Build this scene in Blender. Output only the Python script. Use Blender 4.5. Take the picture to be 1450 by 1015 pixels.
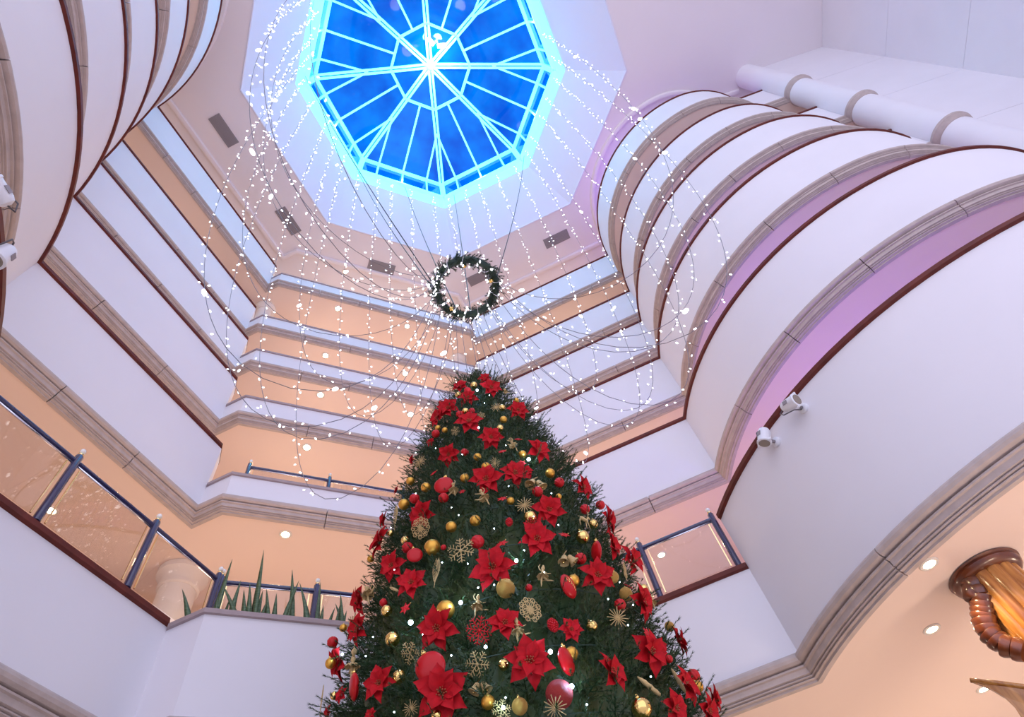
import bpy, bmesh, math, random
from mathutils import Vector, Matrix, geometry
from math import sin, cos, pi, radians, sqrt, atan2, hypot
random.seed(7)
for o in list(bpy.data.objects): bpy.data.objects.remove(o)
S = bpy.context.scene
COL = S.collection

# ------------------------------------------------------------ camera, world, exposure
cam_d = bpy.data.cameras.new('camera'); cam = bpy.data.objects.new('camera', cam_d); COL.objects.link(cam)
cam_d.sensor_width = 36.0; cam_d.lens = 21.336; cam_d.clip_start = 0.05; cam_d.clip_end = 200
cam.matrix_world = Matrix(((0.924306, -0.231688, -0.303280, 0), (-0.353035, -0.820946, -0.448792, 0), (-0.144997, 0.521890, -0.840599, 0), (0, 0, 0, 1)))
S.camera = cam
W = bpy.data.worlds.new('world'); S.world = W; W.use_nodes = True
W.node_tree.nodes['Background'].inputs[0].default_value = (0.775, 0.775, 1.0, 1)
W.node_tree.nodes['Background'].inputs[1].default_value = 1.4
S.view_settings.view_transform = 'Standard'; S.view_settings.look = 'None'
S.view_settings.exposure = 0.35; S.view_settings.gamma = 1.0
S.view_settings.use_curve_mapping = False

# ------------------------------------------------------------ materials
MATS = {}
def mat(name, col, rough=0.6, metal=0.0, emit=None, estr=0.0, noise=0.0, nscale=6.0, bump=0.0, bscale=40.0,
        spec=0.5, coat=0.0, col2=None, stretch=None, sample=True, alpha=None, trans=0.0, sheen=0.0):
    if name in MATS: return MATS[name]
    m = bpy.data.materials.new(name); m.use_nodes = True; nt = m.node_tree; b = nt.nodes['Principled BSDF']
    b.inputs['Base Color'].default_value = (*col, 1); b.inputs['Roughness'].default_value = rough
    b.inputs['Metallic'].default_value = metal; b.inputs['Specular IOR Level'].default_value = spec
    b.inputs['Coat Weight'].default_value = coat; b.inputs['Transmission Weight'].default_value = trans
    if sheen: b.inputs['Sheen Weight'].default_value = sheen
    if emit: b.inputs['Emission Color'].default_value = (*emit, 1); b.inputs['Emission Strength'].default_value = estr
    if alpha is not None: b.inputs['Alpha'].default_value = alpha
    tc = nt.nodes.new('ShaderNodeTexCoord'); src = tc.outputs['Object']
    if stretch:
        mp = nt.nodes.new('ShaderNodeMapping'); mp.inputs['Scale'].default_value = stretch
        nt.links.new(src, mp.inputs[0]); src = mp.outputs[0]
    if noise or col2:
        n = nt.nodes.new('ShaderNodeTexNoise'); n.inputs['Scale'].default_value = nscale; n.inputs['Detail'].default_value = 4
        nt.links.new(src, n.inputs['Vector'])
        r = nt.nodes.new('ShaderNodeValToRGB')
        c2 = col2 or tuple(c * (1 - noise) for c in col)
        r.color_ramp.elements[0].position = .35; r.color_ramp.elements[1].position = .65
        r.color_ramp.elements[0].color = (*c2, 1); r.color_ramp.elements[1].color = (*col, 1)
        nt.links.new(n.outputs[0], r.inputs[0]); nt.links.new(r.outputs[0], b.inputs['Base Color'])
    if bump:
        n2 = nt.nodes.new('ShaderNodeTexNoise'); n2.inputs['Scale'].default_value = bscale
        nt.links.new(src, n2.inputs['Vector'])
        bp = nt.nodes.new('ShaderNodeBump'); bp.inputs['Strength'].default_value = bump; bp.inputs['Distance'].default_value = .01
        nt.links.new(n2.outputs[0], bp.inputs['Height']); nt.links.new(bp.outputs[0], b.inputs['Normal'])
    if not sample: m.cycles.emission_sampling = 'NONE'
    MATS[name] = m; return m
def glass_mat(name, col, gloss=0.12):
    m = bpy.data.materials.new(name); m.use_nodes = True; nt = m.node_tree
    for n in list(nt.nodes):
        if n.type != 'OUTPUT_MATERIAL': nt.nodes.remove(n)
    out = [n for n in nt.nodes if n.type == 'OUTPUT_MATERIAL'][0]
    t = nt.nodes.new('ShaderNodeBsdfTransparent'); t.inputs[0].default_value = (*col, 1)
    g = nt.nodes.new('ShaderNodeBsdfGlossy'); g.inputs['Roughness'].default_value = 0.02
    mx = nt.nodes.new('ShaderNodeMixShader'); mx.inputs[0].default_value = gloss
    nt.links.new(t.outputs[0], mx.inputs[1]); nt.links.new(g.outputs[0], mx.inputs[2]); nt.links.new(mx.outputs[0], out.inputs[0])
    MATS[name] = m; return m

M_WALL = mat('painted_plaster', (0.84, 0.815, 0.85), 0.75, noise=.035, nscale=.7, bump=.08, bscale=3)
M_SOFF = mat('warm_lit_gallery_ceiling', (0.88, 0.70, 0.60), 0.8, noise=.03, nscale=.6)  # peach tint of the warm lighting is mixed into the ceiling colour
M_CEIL = mat('main_ceiling_paint', (0.85, 0.79, 0.82), 0.85, noise=.02, nscale=.5)
M_COFF = mat('coffer_paint', (0.80, 0.78, 0.88), 0.8)
M_STONE = mat('cornice_stone', (0.56, 0.465, 0.43), 0.8, noise=.12, nscale=9, bump=.2, bscale=60)
M_WOOD = mat('mahogany_rail', (0.15, 0.026, 0.016), 0.5, spec=.3, noise=.3, nscale=8)
M_COPE = mat('pinkish_coping_stone', (0.42, 0.33, 0.33), 0.7, noise=.1, nscale=10)
M_NAVY = mat('navy_enamel_tube', (0.028, 0.026, 0.085), 0.22, coat=.6)
M_BRASS = mat('polished_brass', (0.95, 0.72, 0.36), 0.12, metal=1)
M_GLASS = glass_mat('balustrade_glass', (0.93, 0.90, 0.86), .06)
M_FLOOR = mat('pale_marble', (0.84, 0.80, 0.80), 0.35, noise=.08, nscale=1.2)
M_GREY = mat('vent_grey', (0.30, 0.27, 0.29), 0.7)
M_CREAM = mat('column_paint', (0.82, 0.74, 0.68), 0.7)
M_WHITE = mat('white_enamel', (0.80, 0.80, 0.84), 0.4)

# ------------------------------------------------------------ helpers
def link(o, parent=None):
    COL.objects.link(o)
    if parent is not None: o.parent = parent
    return o
def tag(o, label=None, cat=None, group=None, kind=None):
    if label: o['label'] = label
    if cat: o['category'] = cat
    if group: o['group'] = group
    if kind: o['kind'] = kind
    return o
def mk(name, verts, faces, m, parent=None, smooth=False, loc=None):
    me = bpy.data.meshes.new(name); me.from_pydata([tuple(v) for v in verts], [], faces)
    me.materials.append(m)
    if smooth: me.polygons.foreach_set('use_smooth', [True] * len(me.polygons))
    me.update(); o = bpy.data.objects.new(name, me)
    if loc is not None: o.location = loc
    return link(o, parent)
def inst(name, me, parent=None, mx=None):
    o = bpy.data.objects.new(name, me); link(o, parent)
    if mx is not None: o.matrix_local = mx
    return o
def empty(name, loc=(0, 0, 0), mx=None):
    o = bpy.data.objects.new(name, None); o.empty_display_size = .1; o.location = loc
    if mx is not None: o.matrix_world = mx
    return link(o)
class MB:
    def __init__(s): s.v = []; s.f = []
    def add(s, v, f):
        n = len(s.v); s.v += [tuple(p) for p in v]; s.f += [tuple(i + n for i in q) for q in f]; return s
    def box(s, c, d, R=None):
        v = [Vector((x * d[0] / 2, y * d[1] / 2, z * d[2] / 2)) for x in (-1, 1) for y in (-1, 1) for z in (-1, 1)]
        if R is not None: v = [R @ p for p in v]
        c = Vector(c)
        return s.add([p + c for p in v], [(0, 1, 3, 2), (4, 6, 7, 5), (0, 4, 5, 1), (2, 3, 7, 6), (0, 2, 6, 4), (1, 5, 7, 3)])
    def tube(s, pts, r, n=8, cap=True, rs=None):
        pts = [Vector(p) for p in pts]; rings = []
        up = None
        for i, p in enumerate(pts):
            d = (pts[min(i + 1, len(pts) - 1)] - pts[max(i - 1, 0)])
            if d.length < 1e-9: d = Vector((0, 0, 1))
            d.normalize()
            if up is None: up = Vector((0, 0, 1)) if abs(d.z) < .9 else Vector((1, 0, 0))
            u = (up - d * up.dot(d));
            if u.length < 1e-6: u = d.orthogonal()
            u.normalize(); up = u
            w = d.cross(u); rr = rs[i] if rs else r
            rings.append([p + u * (rr * cos(2 * pi * k / n)) + w * (rr * sin(2 * pi * k / n)) for k in range(n)])
        v = [q for R in rings for q in R]; f = []
        for i in range(len(pts) - 1):
            for k in range(n): f.append((i * n + k, i * n + (k + 1) % n, (i + 1) * n + (k + 1) % n, (i + 1) * n + k))
        if cap: f.append(tuple(range(n))[::-1]); f.append(tuple((len(pts) - 1) * n + k for k in range(n)))
        return s.add(v, f)
    def lathe(s, prof, n=20, c=(0, 0, 0), R=None, star=None):
        v = []; f = []
        for (r, z) in prof:
            for k in range(n):
                a = 2 * pi * k / n; rr = r * (star(a, z) if star else 1)
                p = Vector((rr * cos(a), rr * sin(a), z))
                if R is not None: p = R @ p
                v.append(p + Vector(c))
        for i in range(len(prof) - 1):
            for k in range(n): f.append((i * n + k, i * n + (k + 1) % n, (i + 1) * n + (k + 1) % n, (i + 1) * n + k))
        f.append(tuple(range(n))[::-1]); f.append(tuple((len(prof) - 1) * n + k for k in range(n)))
        return s.add(v, f)
    def ball(s, c, r, n=12, m=8, sq=(1, 1, 1), R=None):
        prof = [(max(r * sin(pi * i / m), 1e-4), -r * cos(pi * i / m)) for i in range(m + 1)]
        v0 = len(s.v); s.lathe(prof, n)
        for i in range(v0, len(s.v)):
            p = Vector(s.v[i]); p = Vector((p.x * sq[0], p.y * sq[1], p.z * sq[2]))
            if R is not None: p = R @ p
            s.v[i] = tuple(p + Vector(c))
        return s
    def build(s, name, m, parent=None, smooth=False, loc=None): return mk(name, s.v, s.f, m, parent, smooth, loc)
    def mesh(s, name, m, smooth=False):
        me = bpy.data.meshes.new(name); me.from_pydata(s.v, [], s.f); me.materials.append(m)
        if smooth: me.polygons.foreach_set('use_smooth', [True] * len(me.polygons))
        me.update(); return me
def normals(path):
    out = []
    for i in range(len(path)):
        ns = []
        for a, b in ((i - 1, i), (i, i + 1)):
            if 0 <= a and b < len(path):
                dx, dy = path[b][0] - path[a][0], path[b][1] - path[a][1]; L = hypot(dx, dy) or 1e-9
                ns.append(Vector((-dy / L, dx / L)))
        if len(ns) == 1: out.append(ns[0])
        else:
            m = ns[0] + ns[1]; m.normalize(); out.append(m / max(m.dot(ns[0]), .35))
    return out
def sweep(path, nrm, prof, z0):
    """closed profile [(outward, z)] carried along a plan path"""
    v = []; k = len(prof); n = len(path)
    for p, q in zip(path, nrm):
        for (o, z) in prof: v.append((p[0] + q[0] * o, p[1] + q[1] * o, z0 + z))
    f = []
    for i in range(n - 1):
        for j in range(k): f.append((i * k + j, (i + 1) * k + j, (i + 1) * k + (j + 1) % k, i * k + (j + 1) % k))
    f.append(tuple(range(k))); f.append(tuple((n - 1) * k + j for j in range(k))[::-1])
    return v, f
def ngon_slab(poly, z0, z1, holes=()):
    loops = [[Vector((p[0], p[1], 0)) for p in poly]] + [[Vector((p[0], p[1], 0)) for p in h] for h in holes]
    tr = geometry.tessellate_polygon(loops); pts = [p for l in loops for p in l]; n = len(pts)
    v = [(p.x, p.y, z0) for p in pts] + [(p.x, p.y, z1) for p in pts]
    f = [tuple(t) for t in tr] + [tuple(i + n for i in t[::-1]) for t in tr]
    base = 0
    for l in loops:
        for i in range(len(l)): a = base + i; b = base + (i + 1) % len(l); f.append((a, b, b + n, a + n))
        base += len(l)
    return v, f
def lamp(name, loc, energy, col, r=.12, kind='POINT', parent=None, spot=None, target=None):
    d = bpy.data.lights.new(name, kind); d.energy = energy; d.color = col; d.shadow_soft_size = r
    o = bpy.data.objects.new(name, d); link(o, parent); o.location = loc
    if kind == 'SPOT': d.spot_size = spot or radians(80); d.spot_blend = .6
    if target is not None:
        o.rotation_euler = (Vector(target) - Vector(loc)).to_track_quat('-Z', 'Y').to_euler()
    return o
def smooth_by_angle(o, ang=40):
    me = o.data; me.polygons.foreach_set('use_smooth', [True] * len(me.polygons))
    try: me.set_sharp_from_angle(angle=radians(ang))
    except Exception: pass

# ------------------------------------------------------------ the levels of the atrium
FZ = -1.55
HR = [4.44, 7.64, 10.84, 14.04, 17.24, 20.44]
CT = [2.79, 6.36, 9.43, 12.63, 15.80, 18.90]
AT = [3.72, 6.79, 9.93, 13.16, 16.35, 19.45]
DC = [4.29, 5.43, 6.41, 7.35, 8.18, 8.18]
DA = [5.15, 6.43, 7.45, 8.46, 9.34, 9.39]
DB = [5.82, 7.32, 8.43, 9.51, 10.42, 10.55]
VX = [-.355, -.655, -.992, -1.286, -1.62, -1.60]
RC = [((8.50, 2.47), 4.10), ((9.60, 2.62), 4.0), ((10.25, 2.66), 3.85), ((11.05, 2.79), 3.93), ((11.55, 2.79), 3.86), ((11.52, 2.76), 3.72)]
LC = [((-6.30, 2.60), 4.13), ((-7.11, 2.62), 4.15), ((-8.08, 2.56), 4.45), ((-8.74, 2.70), 4.53), ((-9.75, 2.45), 5.17), ((-9.84, 2.15), 5.21)]
COLUMN = (12.0, -1.50)
R2 = sqrt(2)
def circ_line(c, r, n, d, near):
    """points of a circle on the line n.p = d, the one nearest `near`"""
    n = Vector(n).normalized(); c = Vector(c); t = d - n.dot(c); h = sqrt(max(r * r - t * t, 0)); f = c + n * t; s = Vector((-n.y, n.x)) * h
    return min((f + s, f - s), key=lambda p: (p - Vector(near)).length)
LEV = []
for i in range(6):
    lc, lr = LC[i]; rc, rr = RC[i]
    pl = circ_line(lc, lr, (-1, 1), DC[i], (-3 - .8 * i, 4.2)); pr = circ_line(rc, rr, (1, 1), DB[i], (5 + .8 * i, 4))
    al = atan2(pl.y - lc[1], pl.x - lc[0]); ar = atan2(pr.y - rc[1], pr.x - rc[0])
    if ar < 0: ar += 2 * pi
    a0 = radians(-85); a1 = radians(258)
    v1 = Vector((VX[i], DA[i])); t = (DC[i] * R2 - (v1.y - v1.x)) / 2; e1 = v1 + Vector((-t, t))
    # A front's right end: its 45 degree return meets wall B
    t2 = t; v2 = Vector((DB[i] * R2 - DA[i] - 2 * t2, DA[i])); e2 = v2 + Vector((t2, t2))
    left = [(lc[0] + lr * cos(a0 + (al - a0) * k / 40), lc[1] + lr * sin(a0 + (al - a0) * k / 40)) for k in range(41)]
    right = []
    for k in range(41):      # the bay's far flank curls in a little
        th = ar + (a1 - ar) * k / 40; q_ = rr * (1 - (.07 if i > 3 else .05) * max(0, (math.degrees(th) - 228) / 30) ** 2)
        right.append((rc[0] + q_ * cos(th), rc[1] + q_ * sin(th)))
    end = (COLUMN[0] - .22, COLUMN[1] + .28)
    path = left + [tuple(e1), tuple(v1), tuple(v2), tuple(e2)] + right + [(10.95, -.55), end]
    idx = dict(left=(0, 40), c=(40, 41), ch1=(41, 42), a=(42, 43), ch2=(43, 44), b=(44, 45), right=(45, 85), link=(85, 87))
    LEV.append(dict(path=path, nrm=normals(path), idx=idx, lc=lc, rc=rc))

WORD = ['first', 'second', 'third', 'fourth', 'fifth', 'top']
SIDE = dict(left='left_lobe', c='left', ch1='back_left_return', a='back', ch2='back_right_return', b='right', right='right_lobe', link='column_side')
SIDEW = dict(left='curved left bay', c='straight left side', ch1='short left return of the back planter', a='back planter front', ch2='short right return of the back planter', b='straight right side', right='curved right bay', link='short run beside the round column')
def cut(path, nrm, i0, i1):
    return path[i0:i1 + 1], nrm[i0:i1 + 1]
CPROF = [(.10, 0), (.0, 0), (-.04, -.01), (-.065, -.035), (-.07, -.06), (-.06, -.085), (-.035, -.10), (-.002, -.104), (-.002, -.118), (-.03, -.12), (-.03, -.134), (-.01, -.14), (-.004, -.165), (-.004, -.185), (.022, -.19), (.010, -.20), (.010, -.208), (.036, -.212), (.022, -.22), (.022, -.228), (.05, -.232), (.05, -.25), (.10, -.25)]
def sub_path(path, nrm, s0, s1):
    """piece of a polyline between two arc lengths, keeping mitred normals"""
    acc = 0; P = []; N = []
    for a, b, na, nb in zip(path, path[1:], nrm, nrm[1:]):
        L = hypot(b[0] - a[0], b[1] - a[1])
        lo, hi = max(s0, acc), min(s1, acc + L)
        if hi > lo + 1e-6:
            for s in (lo, hi):
                t = (s - acc) / L; p = (a[0] + (b[0] - a[0]) * t, a[1] + (b[1] - a[1]) * t)
                if t < 1e-6: q = na
                elif t > 1 - 1e-6: q = nb
                else:
                    dx, dy = (b[0] - a[0]) / L, (b[1] - a[1]) / L; q = Vector((-dy, dx))
                    if na.length < 1.01 and nb.length < 1.01 and abs(L) < .6: q = na.lerp(nb, t)
                if not P or hypot(P[-1][0] - p[0], P[-1][1] - p[1]) > 1e-6: P.append(p); N.append(q)
        acc += L
    return P, N
def plen(path): return sum(hypot(b[0] - a[0], b[1] - a[1]) for a, b in zip(path, path[1:]))

for i, L in enumerate(LEV):
    for key, (a, b) in L['idx'].items():
        P, N = cut(L['path'], L['nrm'], a, b)
        low = key in ('ch1', 'a', 'ch2'); glassy = (i == 0 and key in ('c', 'b'))
        top = AT[i] if low else (HR[0] - .66 if glassy else HR[i])
        capn = .045 if low else .06
        v, f = sweep(P, N, [(0, CT[i] - .02), (.20, CT[i] - .02), (.20, top - capn + .005), (0, top - capn + .005)], 0)
        w = mk('wall_' + SIDE[key], v, f, M_WALL)
        tag(w, '%s-level white parapet wall of the %s' % (WORD[i], SIDEW[key]), kind='structure')
        if low: pr = [(-.03, -capn), (.23, -capn), (.23, 0), (-.03, 0)]
        else: pr = [(-.035, -capn), (.0, -capn - .012), (.20, -capn - .012), (.235, -capn), (.235, -.012), (.215, 0), (-.015, 0), (-.035, -.012)]
        v, f = sweep(P, N, pr, top)
        o = mk('coping' if low else 'handrail', v, f, M_COPE if low else M_WOOD, w)
        if key == 'left' or key == 'right': smooth_by_angle(o, 35); smooth_by_angle(w, 35)
        # cornice stones
        T = plen(P); n = max(1, round(T / 1.25)); g = .006
        for k in range(n):
            s0 = T * k / n + (g if k else 0); s1 = T * (k + 1) / n - (g if k < n - 1 else 0)
            p2, n2 = sub_path(P, N, s0, s1)
            v, f = sweep(p2, n2, CPROF, CT[i])
            st = mk('cornice_stone', v, f, M_STONE, w)
            if key in ('left', 'right'): smooth_by_angle(st, 30)
    # slab: soffit below, floor above
    e = L['path'][-1]; s = L['path'][0]
    out = [(p[0] + q[0] * .10, p[1] + q[1] * .10) for p, q in zip(L['path'], L['nrm'])]
    poly = out + [(14.1, -3.15), (17.5, -3.15), (17.5, 15.5), (-14.5, 15.5), (-14.5, s[1] - .3), (s[0], s[1] - .3)]
    v, f = ngon_slab(poly, CT[i] - .235, CT[i] + .02)
    sl = mk('ceiling_gallery', v, f, M_SOFF); tag(sl, 'warm-lit gallery ceiling under the %s-level balcony' % WORD[i], kind='structure')

# gallery back walls, floor
def vwall(name, pts, z0, z1, th, m, label):
    N = normals(pts); v, f = sweep(pts, N, [(0, z0), (th, z0), (th, z1), (0, z1)], 0)
    o = mk(name, v, f, m); tag(o, label, kind='structure'); return o
bk = [(-14.3, -3.5), (-14.3, 4.5), (-10.2, 6.5), (-3.5, 13.2), (6.5, 13.2), (13.2, 6.6), (17.3, 4.5), (17.3, -3.0)]
vwall('wall_gallery_back', bk, FZ, 22.4, .2, M_CREAM, 'warm cream back wall behind all the galleries')
fl = mk('floor', [(-15, -14, FZ), (18, -14, FZ), (18, 16, FZ), (-15, 16, FZ)], [(0, 1, 2, 3)], M_FLOOR); tag(fl, 'pale polished marble lobby floor', kind='structure')

# ------------------------------------------------------------ main ceiling, coffer, skylight
ZC = 22.3; CC = (1.78, 2.32); SC = (1.66, 2.50)
def octo(c, ap, z, off=22.5):
    R = ap / cos(pi / 8); return [Vector((c[0] + R * cos(radians(off + 45 * k)), c[1] + R * sin(radians(off + 45 * k)), z)) for k in range(8)]
o0 = octo(CC, 5.95, ZC); o1 = octo(SC, 4.24, 24.4)
v, f = ngon_slab([(-15, -13), (18, -13), (18, 15.8), (-15, 15.8)], ZC, ZC + .3, [[(p.x, p.y) for p in o0]])
# keep only the underside over the octagonal hole open
ce = mk('ceiling', v, f, M_CEIL); tag(ce, 'flat pinkish main ceiling around the octagonal coffer', kind='structure')
for k in range(8):
    a, b, c, d = o0[k], o0[(k + 1) % 8], o1[(k + 1) % 8], o1[k]
    nn = (b - a).cross(d - a).normalized() * .08
    if nn.z < 0: nn = -nn
    mk('coffer_panel', [a, b, c, d, a + nn, b + nn, c + nn, d + nn], [(0, 1, 2, 3), (7, 6, 5, 4), (0, 4, 5, 1), (1, 5, 6, 2), (2, 6, 7, 3), (3, 7, 4, 0)], M_COFF, ce)
    mb = MB().tube([a + Vector((0, 0, -.0)), b + Vector((0, 0, 0))], .035, 6); mb.build('coffer_bead', M_COFF, ce)
P6, N6 = LEV[5]['path'], LEV[5]['nrm']
v, f = sweep(P6, N6, [(.22, 0), (.22, -.03), (.25, -.10), (.30, -.12), (.36, -.11), (.38, -.06), (.42, -.05), (.42, 0)], ZC + .002)
tr = mk('trim_1', v, f, M_CEIL); smooth_by_angle(tr, 40); tag(tr, 'moulded crown trim on the main ceiling following the galleries', kind='structure')

M_CYAN = mat('cyan_lit_frame', (0.5, 0.95, 1.0), .4, emit=(0.10, 0.92, 1.0), estr=1.0)
M_PANE = mat('glowing_blue_pane', (0.0, 0.03, 0.10), .03, emit=(0.0, 0.16, 0.78), estr=.78, noise=0, spec=.22)  # LED-lit look of the blue glass is put in as emission
nt = M_PANE.node_tree; bs = nt.nodes['Principled BSDF']
n_ = nt.nodes.new('ShaderNodeTexNoise'); n_.inputs['Scale'].default_value = .9; n_.inputs['Detail'].default_value = 3
r_ = nt.nodes.new('ShaderNodeValToRGB'); r_.color_ramp.elements[0].color = (0, .07, .58, 1); r_.color_ramp.elements[1].color = (0, .22, .90, 1)
r_.color_ramp.elements[0].position = .3; r_.color_ramp.elements[1].position = .7
g_ = nt.nodes.new('ShaderNodeNewGeometry'); nt.links.new(g_.outputs['Position'], n_.inputs['Vector'])
nt.links.new(n_.outputs[0], r_.inputs[0]); nt.links.new(r_.outputs[0], bs.inputs['Emission Color'])
sky = empty('window_1', (SC[0], SC[1], 24.4)); tag(sky, 'octagonal blue glass skylight with cyan lit glazing bars', kind='structure')
ZI = 25.75; ZA = 27.6
b0 = octo((0, 0), 4.17, 0); b1 = octo((0, 0), 4.05, ZI - 24.4); ap = Vector((0, 0, ZA - 24.4))
def bar(a, b, w, name='glazing_bar', h=None):
    d = (b - a); L = d.length; q = d.to_track_quat('X', 'Z').to_matrix()
    MB().box((a + b) / 2, (L, w, h or w), q).build(name, M_CYAN, sky)
def pane(pts):
    n = (pts[1] - pts[0]).cross(pts[2] - pts[0]).normalized() * .02
    k = len(pts); v = [p for p in pts] + [p + n for p in pts]
    f = [tuple(range(k)), tuple(range(2 * k - 1, k - 1, -1))] + [(j, (j + 1) % k, (j + 1) % k + k, j + k) for j in range(k)]
    mk('pane', v, f, M_PANE, sky)
FR = .36; JK = .56
for k in range(8):
    A0, B0, A1, B1 = b0[k], b0[(k + 1) % 8], b1[k], b1[(k + 1) % 8]
    # sill band, eave and head
    bar(A0, B0, .16, 'sill_bar', .10); bar(A1, B1, .15, 'eave_bar'); bar(A0, A1, .20, 'corner_post')
    s0 = A0 * 1.02; s1 = B0 * 1.02
    l0, l1 = octo((0, 0), 4.21, .0)[k], octo((0, 0), 4.21, .0)[(k + 1) % 8]; g0, g1 = octo((0, 0), 4.46, -.29)[k], octo((0, 0), 4.46, -.29)[(k + 1) % 8]; dn = Vector((0, 0, -.02))
    mk('led_strip', [l0 + dn, l1 + dn, g1 + dn, g0 + dn, l0 - dn, l1 - dn, g1 - dn, g0 - dn], [(0, 1, 2, 3), (7, 6, 5, 4), (0, 4, 5, 1), (1, 5, 6, 2), (2, 6, 7, 3), (3, 7, 4, 0)], M_CYAN, sky)
    mk('sill_panel', [s0 + Vector((0, 0, -.02)), s1 + Vector((0, 0, -.02)), s1 * .985 + Vector((0, 0, -.34)) * 0 + Vector((0, 0, .12)), s0 * .985 + Vector((0, 0, .12)),
                      s0 * 1.03, s1 * 1.03, s1 * 1.03 + Vector((0, 0, .12)), s0 * 1.03 + Vector((0, 0, .12))], [(0, 1, 2, 3), (4, 7, 6, 5), (0, 4, 5, 1), (3, 2, 6, 7), (0, 3, 7, 4), (1, 5, 6, 2)], M_CYAN, sky)
    IA, IB = ap.lerp(A1, FR), ap.lerp(B1, FR); JA, JB = ap.lerp(A1, JK), ap.lerp(B1, JK)
    IM = (IA + IB) / 2; E = [A1.lerp(B1, t) for t in (.2, .5, .8)]; E0 = [A0.lerp(B0, t) for t in (.2, .5, .8)]
    for s in (-1, 1):   # twin hip bars
        off = (B1 - A1).normalized() * 0
    side = A1.cross(Vector((0, 0, 1))).normalized() * .065
    bar(ap + side, A1 + side, .085, 'hip_bar', .10); bar(ap - side, A1 - side, .085, 'hip_bar', .10)
    bar(IA, IB, .10); bar(IM, E[1], .075); bar(JA, E[0], .07); bar(JB, E[2], .07)
    for t in range(3): bar(E0[t], E[t], .065)
    up = Vector((0, 0, .06))
    for pts in ([ap, IA, IB], [IA, JA, E[0], E[1], IM], [JA, A1, E[0]], [IM, E[1], E[2], JB, IB], [JB, E[2], B1]):
        pane([p + up for p in pts])
    q0 = [A0] + E0 + [B0]; q1 = [A1] + E + [B1]
    for t in range(4): pane([p * 1.008 for p in (q0[t], q0[t + 1], q1[t + 1], q1[t])])
for sg in (-1, 1): MB().box((sg * .22 - .04, -.90, ZA - 24.4 - .52), (.34, .16, .05), Matrix.Rotation(-sg * .45, 3, 'Z')).build('lamp_strip', mat('white_cyan_lamp', (1, 1, 1), .4, emit=(.75, 1, 1), estr=4), sky)
hub = MB().lathe([(.02, -.16), (.16, -.14), (.24, -.05), (.24, .05), (.1, .12)], 16, ap).build('hub', M_CYAN, sky, True)
lamp('skylight_lamp', (SC[0], SC[1] - .55, 26.75), 260, (.25, .85, 1.0), .18)
for k in range(0, 8):
    p = octo(SC, 3.7, 24.75, 0)[k]
    lamp('skylight_led', p, 60, (.16, .34, 1.0), .25)
# vents
M_SLOT = mat('vent_dark', (0.12, 0.11, 0.12), .8)
VN = [((-4.49, 6.22), 45, 'nearest the curved left bay, left side of the ceiling'), ((-1.98, 8.66), 45, 'on the left side of the ceiling nearer the back'), ((1.63, 9.41), 0, 'at the back of the ceiling'), ((7.78, 6.24), -45, 'on the right side of the ceiling beside the curved right bay'), ((5.43, 8.67), -45, 'on the right side of the ceiling seen through the wreath')]
for (x, y), rz, wd in VN:
    e = empty('ceiling_vent', (x, y, ZC)); e.rotation_euler.z = radians(rz); tag(e, 'grey slotted air vent ' + wd, 'vent', 'ceiling vents')
    MB().box((0, 0, -.012), (1.02, .42, .02)).build('plate', M_GREY, e)
    for k in range(7): MB().box((0, -.17 + k * .057, -.027), (.94, .03, .012)).build('slat', M_GREY, e)

# ------------------------------------------------------------ recess behind the right bay: column, walls
cx, cy = COLUMN
col = empty('round_column', (cx, cy, FZ)); tag(col, 'tall white round column ringed with stone behind the right bay', 'column')
zz = [FZ] + [c - .12 for c in CT] + [ZC]
for a, b in zip(zz, zz[1:]):
    MB().lathe([(.40, a - FZ), (.40, b - FZ)], 32).build('shaft_section', M_WALL, col, False)
for ch in col.children: smooth_by_angle(ch, 50)
for c in CT:
    o = MB().lathe([(.41, c - FZ - .25), (.43, c - FZ - .23), (.445, c - FZ - .15), (.475, c - FZ - .11), (.475, c - FZ - .04), (.44, c - FZ), (.41, c - FZ)], 36).build('stone_ring', M_STONE, col, True); smooth_by_angle(o, 35)
lvl = [FZ] + [c for c in CT] + [ZC]
A_, B_, G_ = Vector((12.25, -1.85)), Vector((14.15, -3.3)), Vector((7.9, -11.6))
for nm, p, q, lab in (('wall_recess_side', A_, B_, 'white recess wall behind the round column'), ('wall_recess_end', B_, G_, 'pale lilac end wall of the recess at upper right')):
    d = (q - p); nrm_ = Vector((-d.y, d.x)).normalized()
    e = empty(nm, (p.x, p.y, FZ)); tag(e, lab, kind='structure')
    for a, b in zip(lvl, lvl[1:]):
        v, f = sweep([(0, 0), (d.x, d.y)], [nrm_, nrm_], [(0, a - FZ + .006), (.2, a - FZ + .006), (.2, b - FZ - .006), (0, b - FZ - .006)], 0); mk('wall_panel', v, f, M_WALL, e)
    v, f = sweep([(0, 0), (d.x, d.y)], [nrm_, nrm_], [(.03, 0), (.25, 0), (.25, ZC - FZ), (.03, ZC - FZ)], 0); mk('wall_backing', v, f, M_WALL, e)

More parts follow.
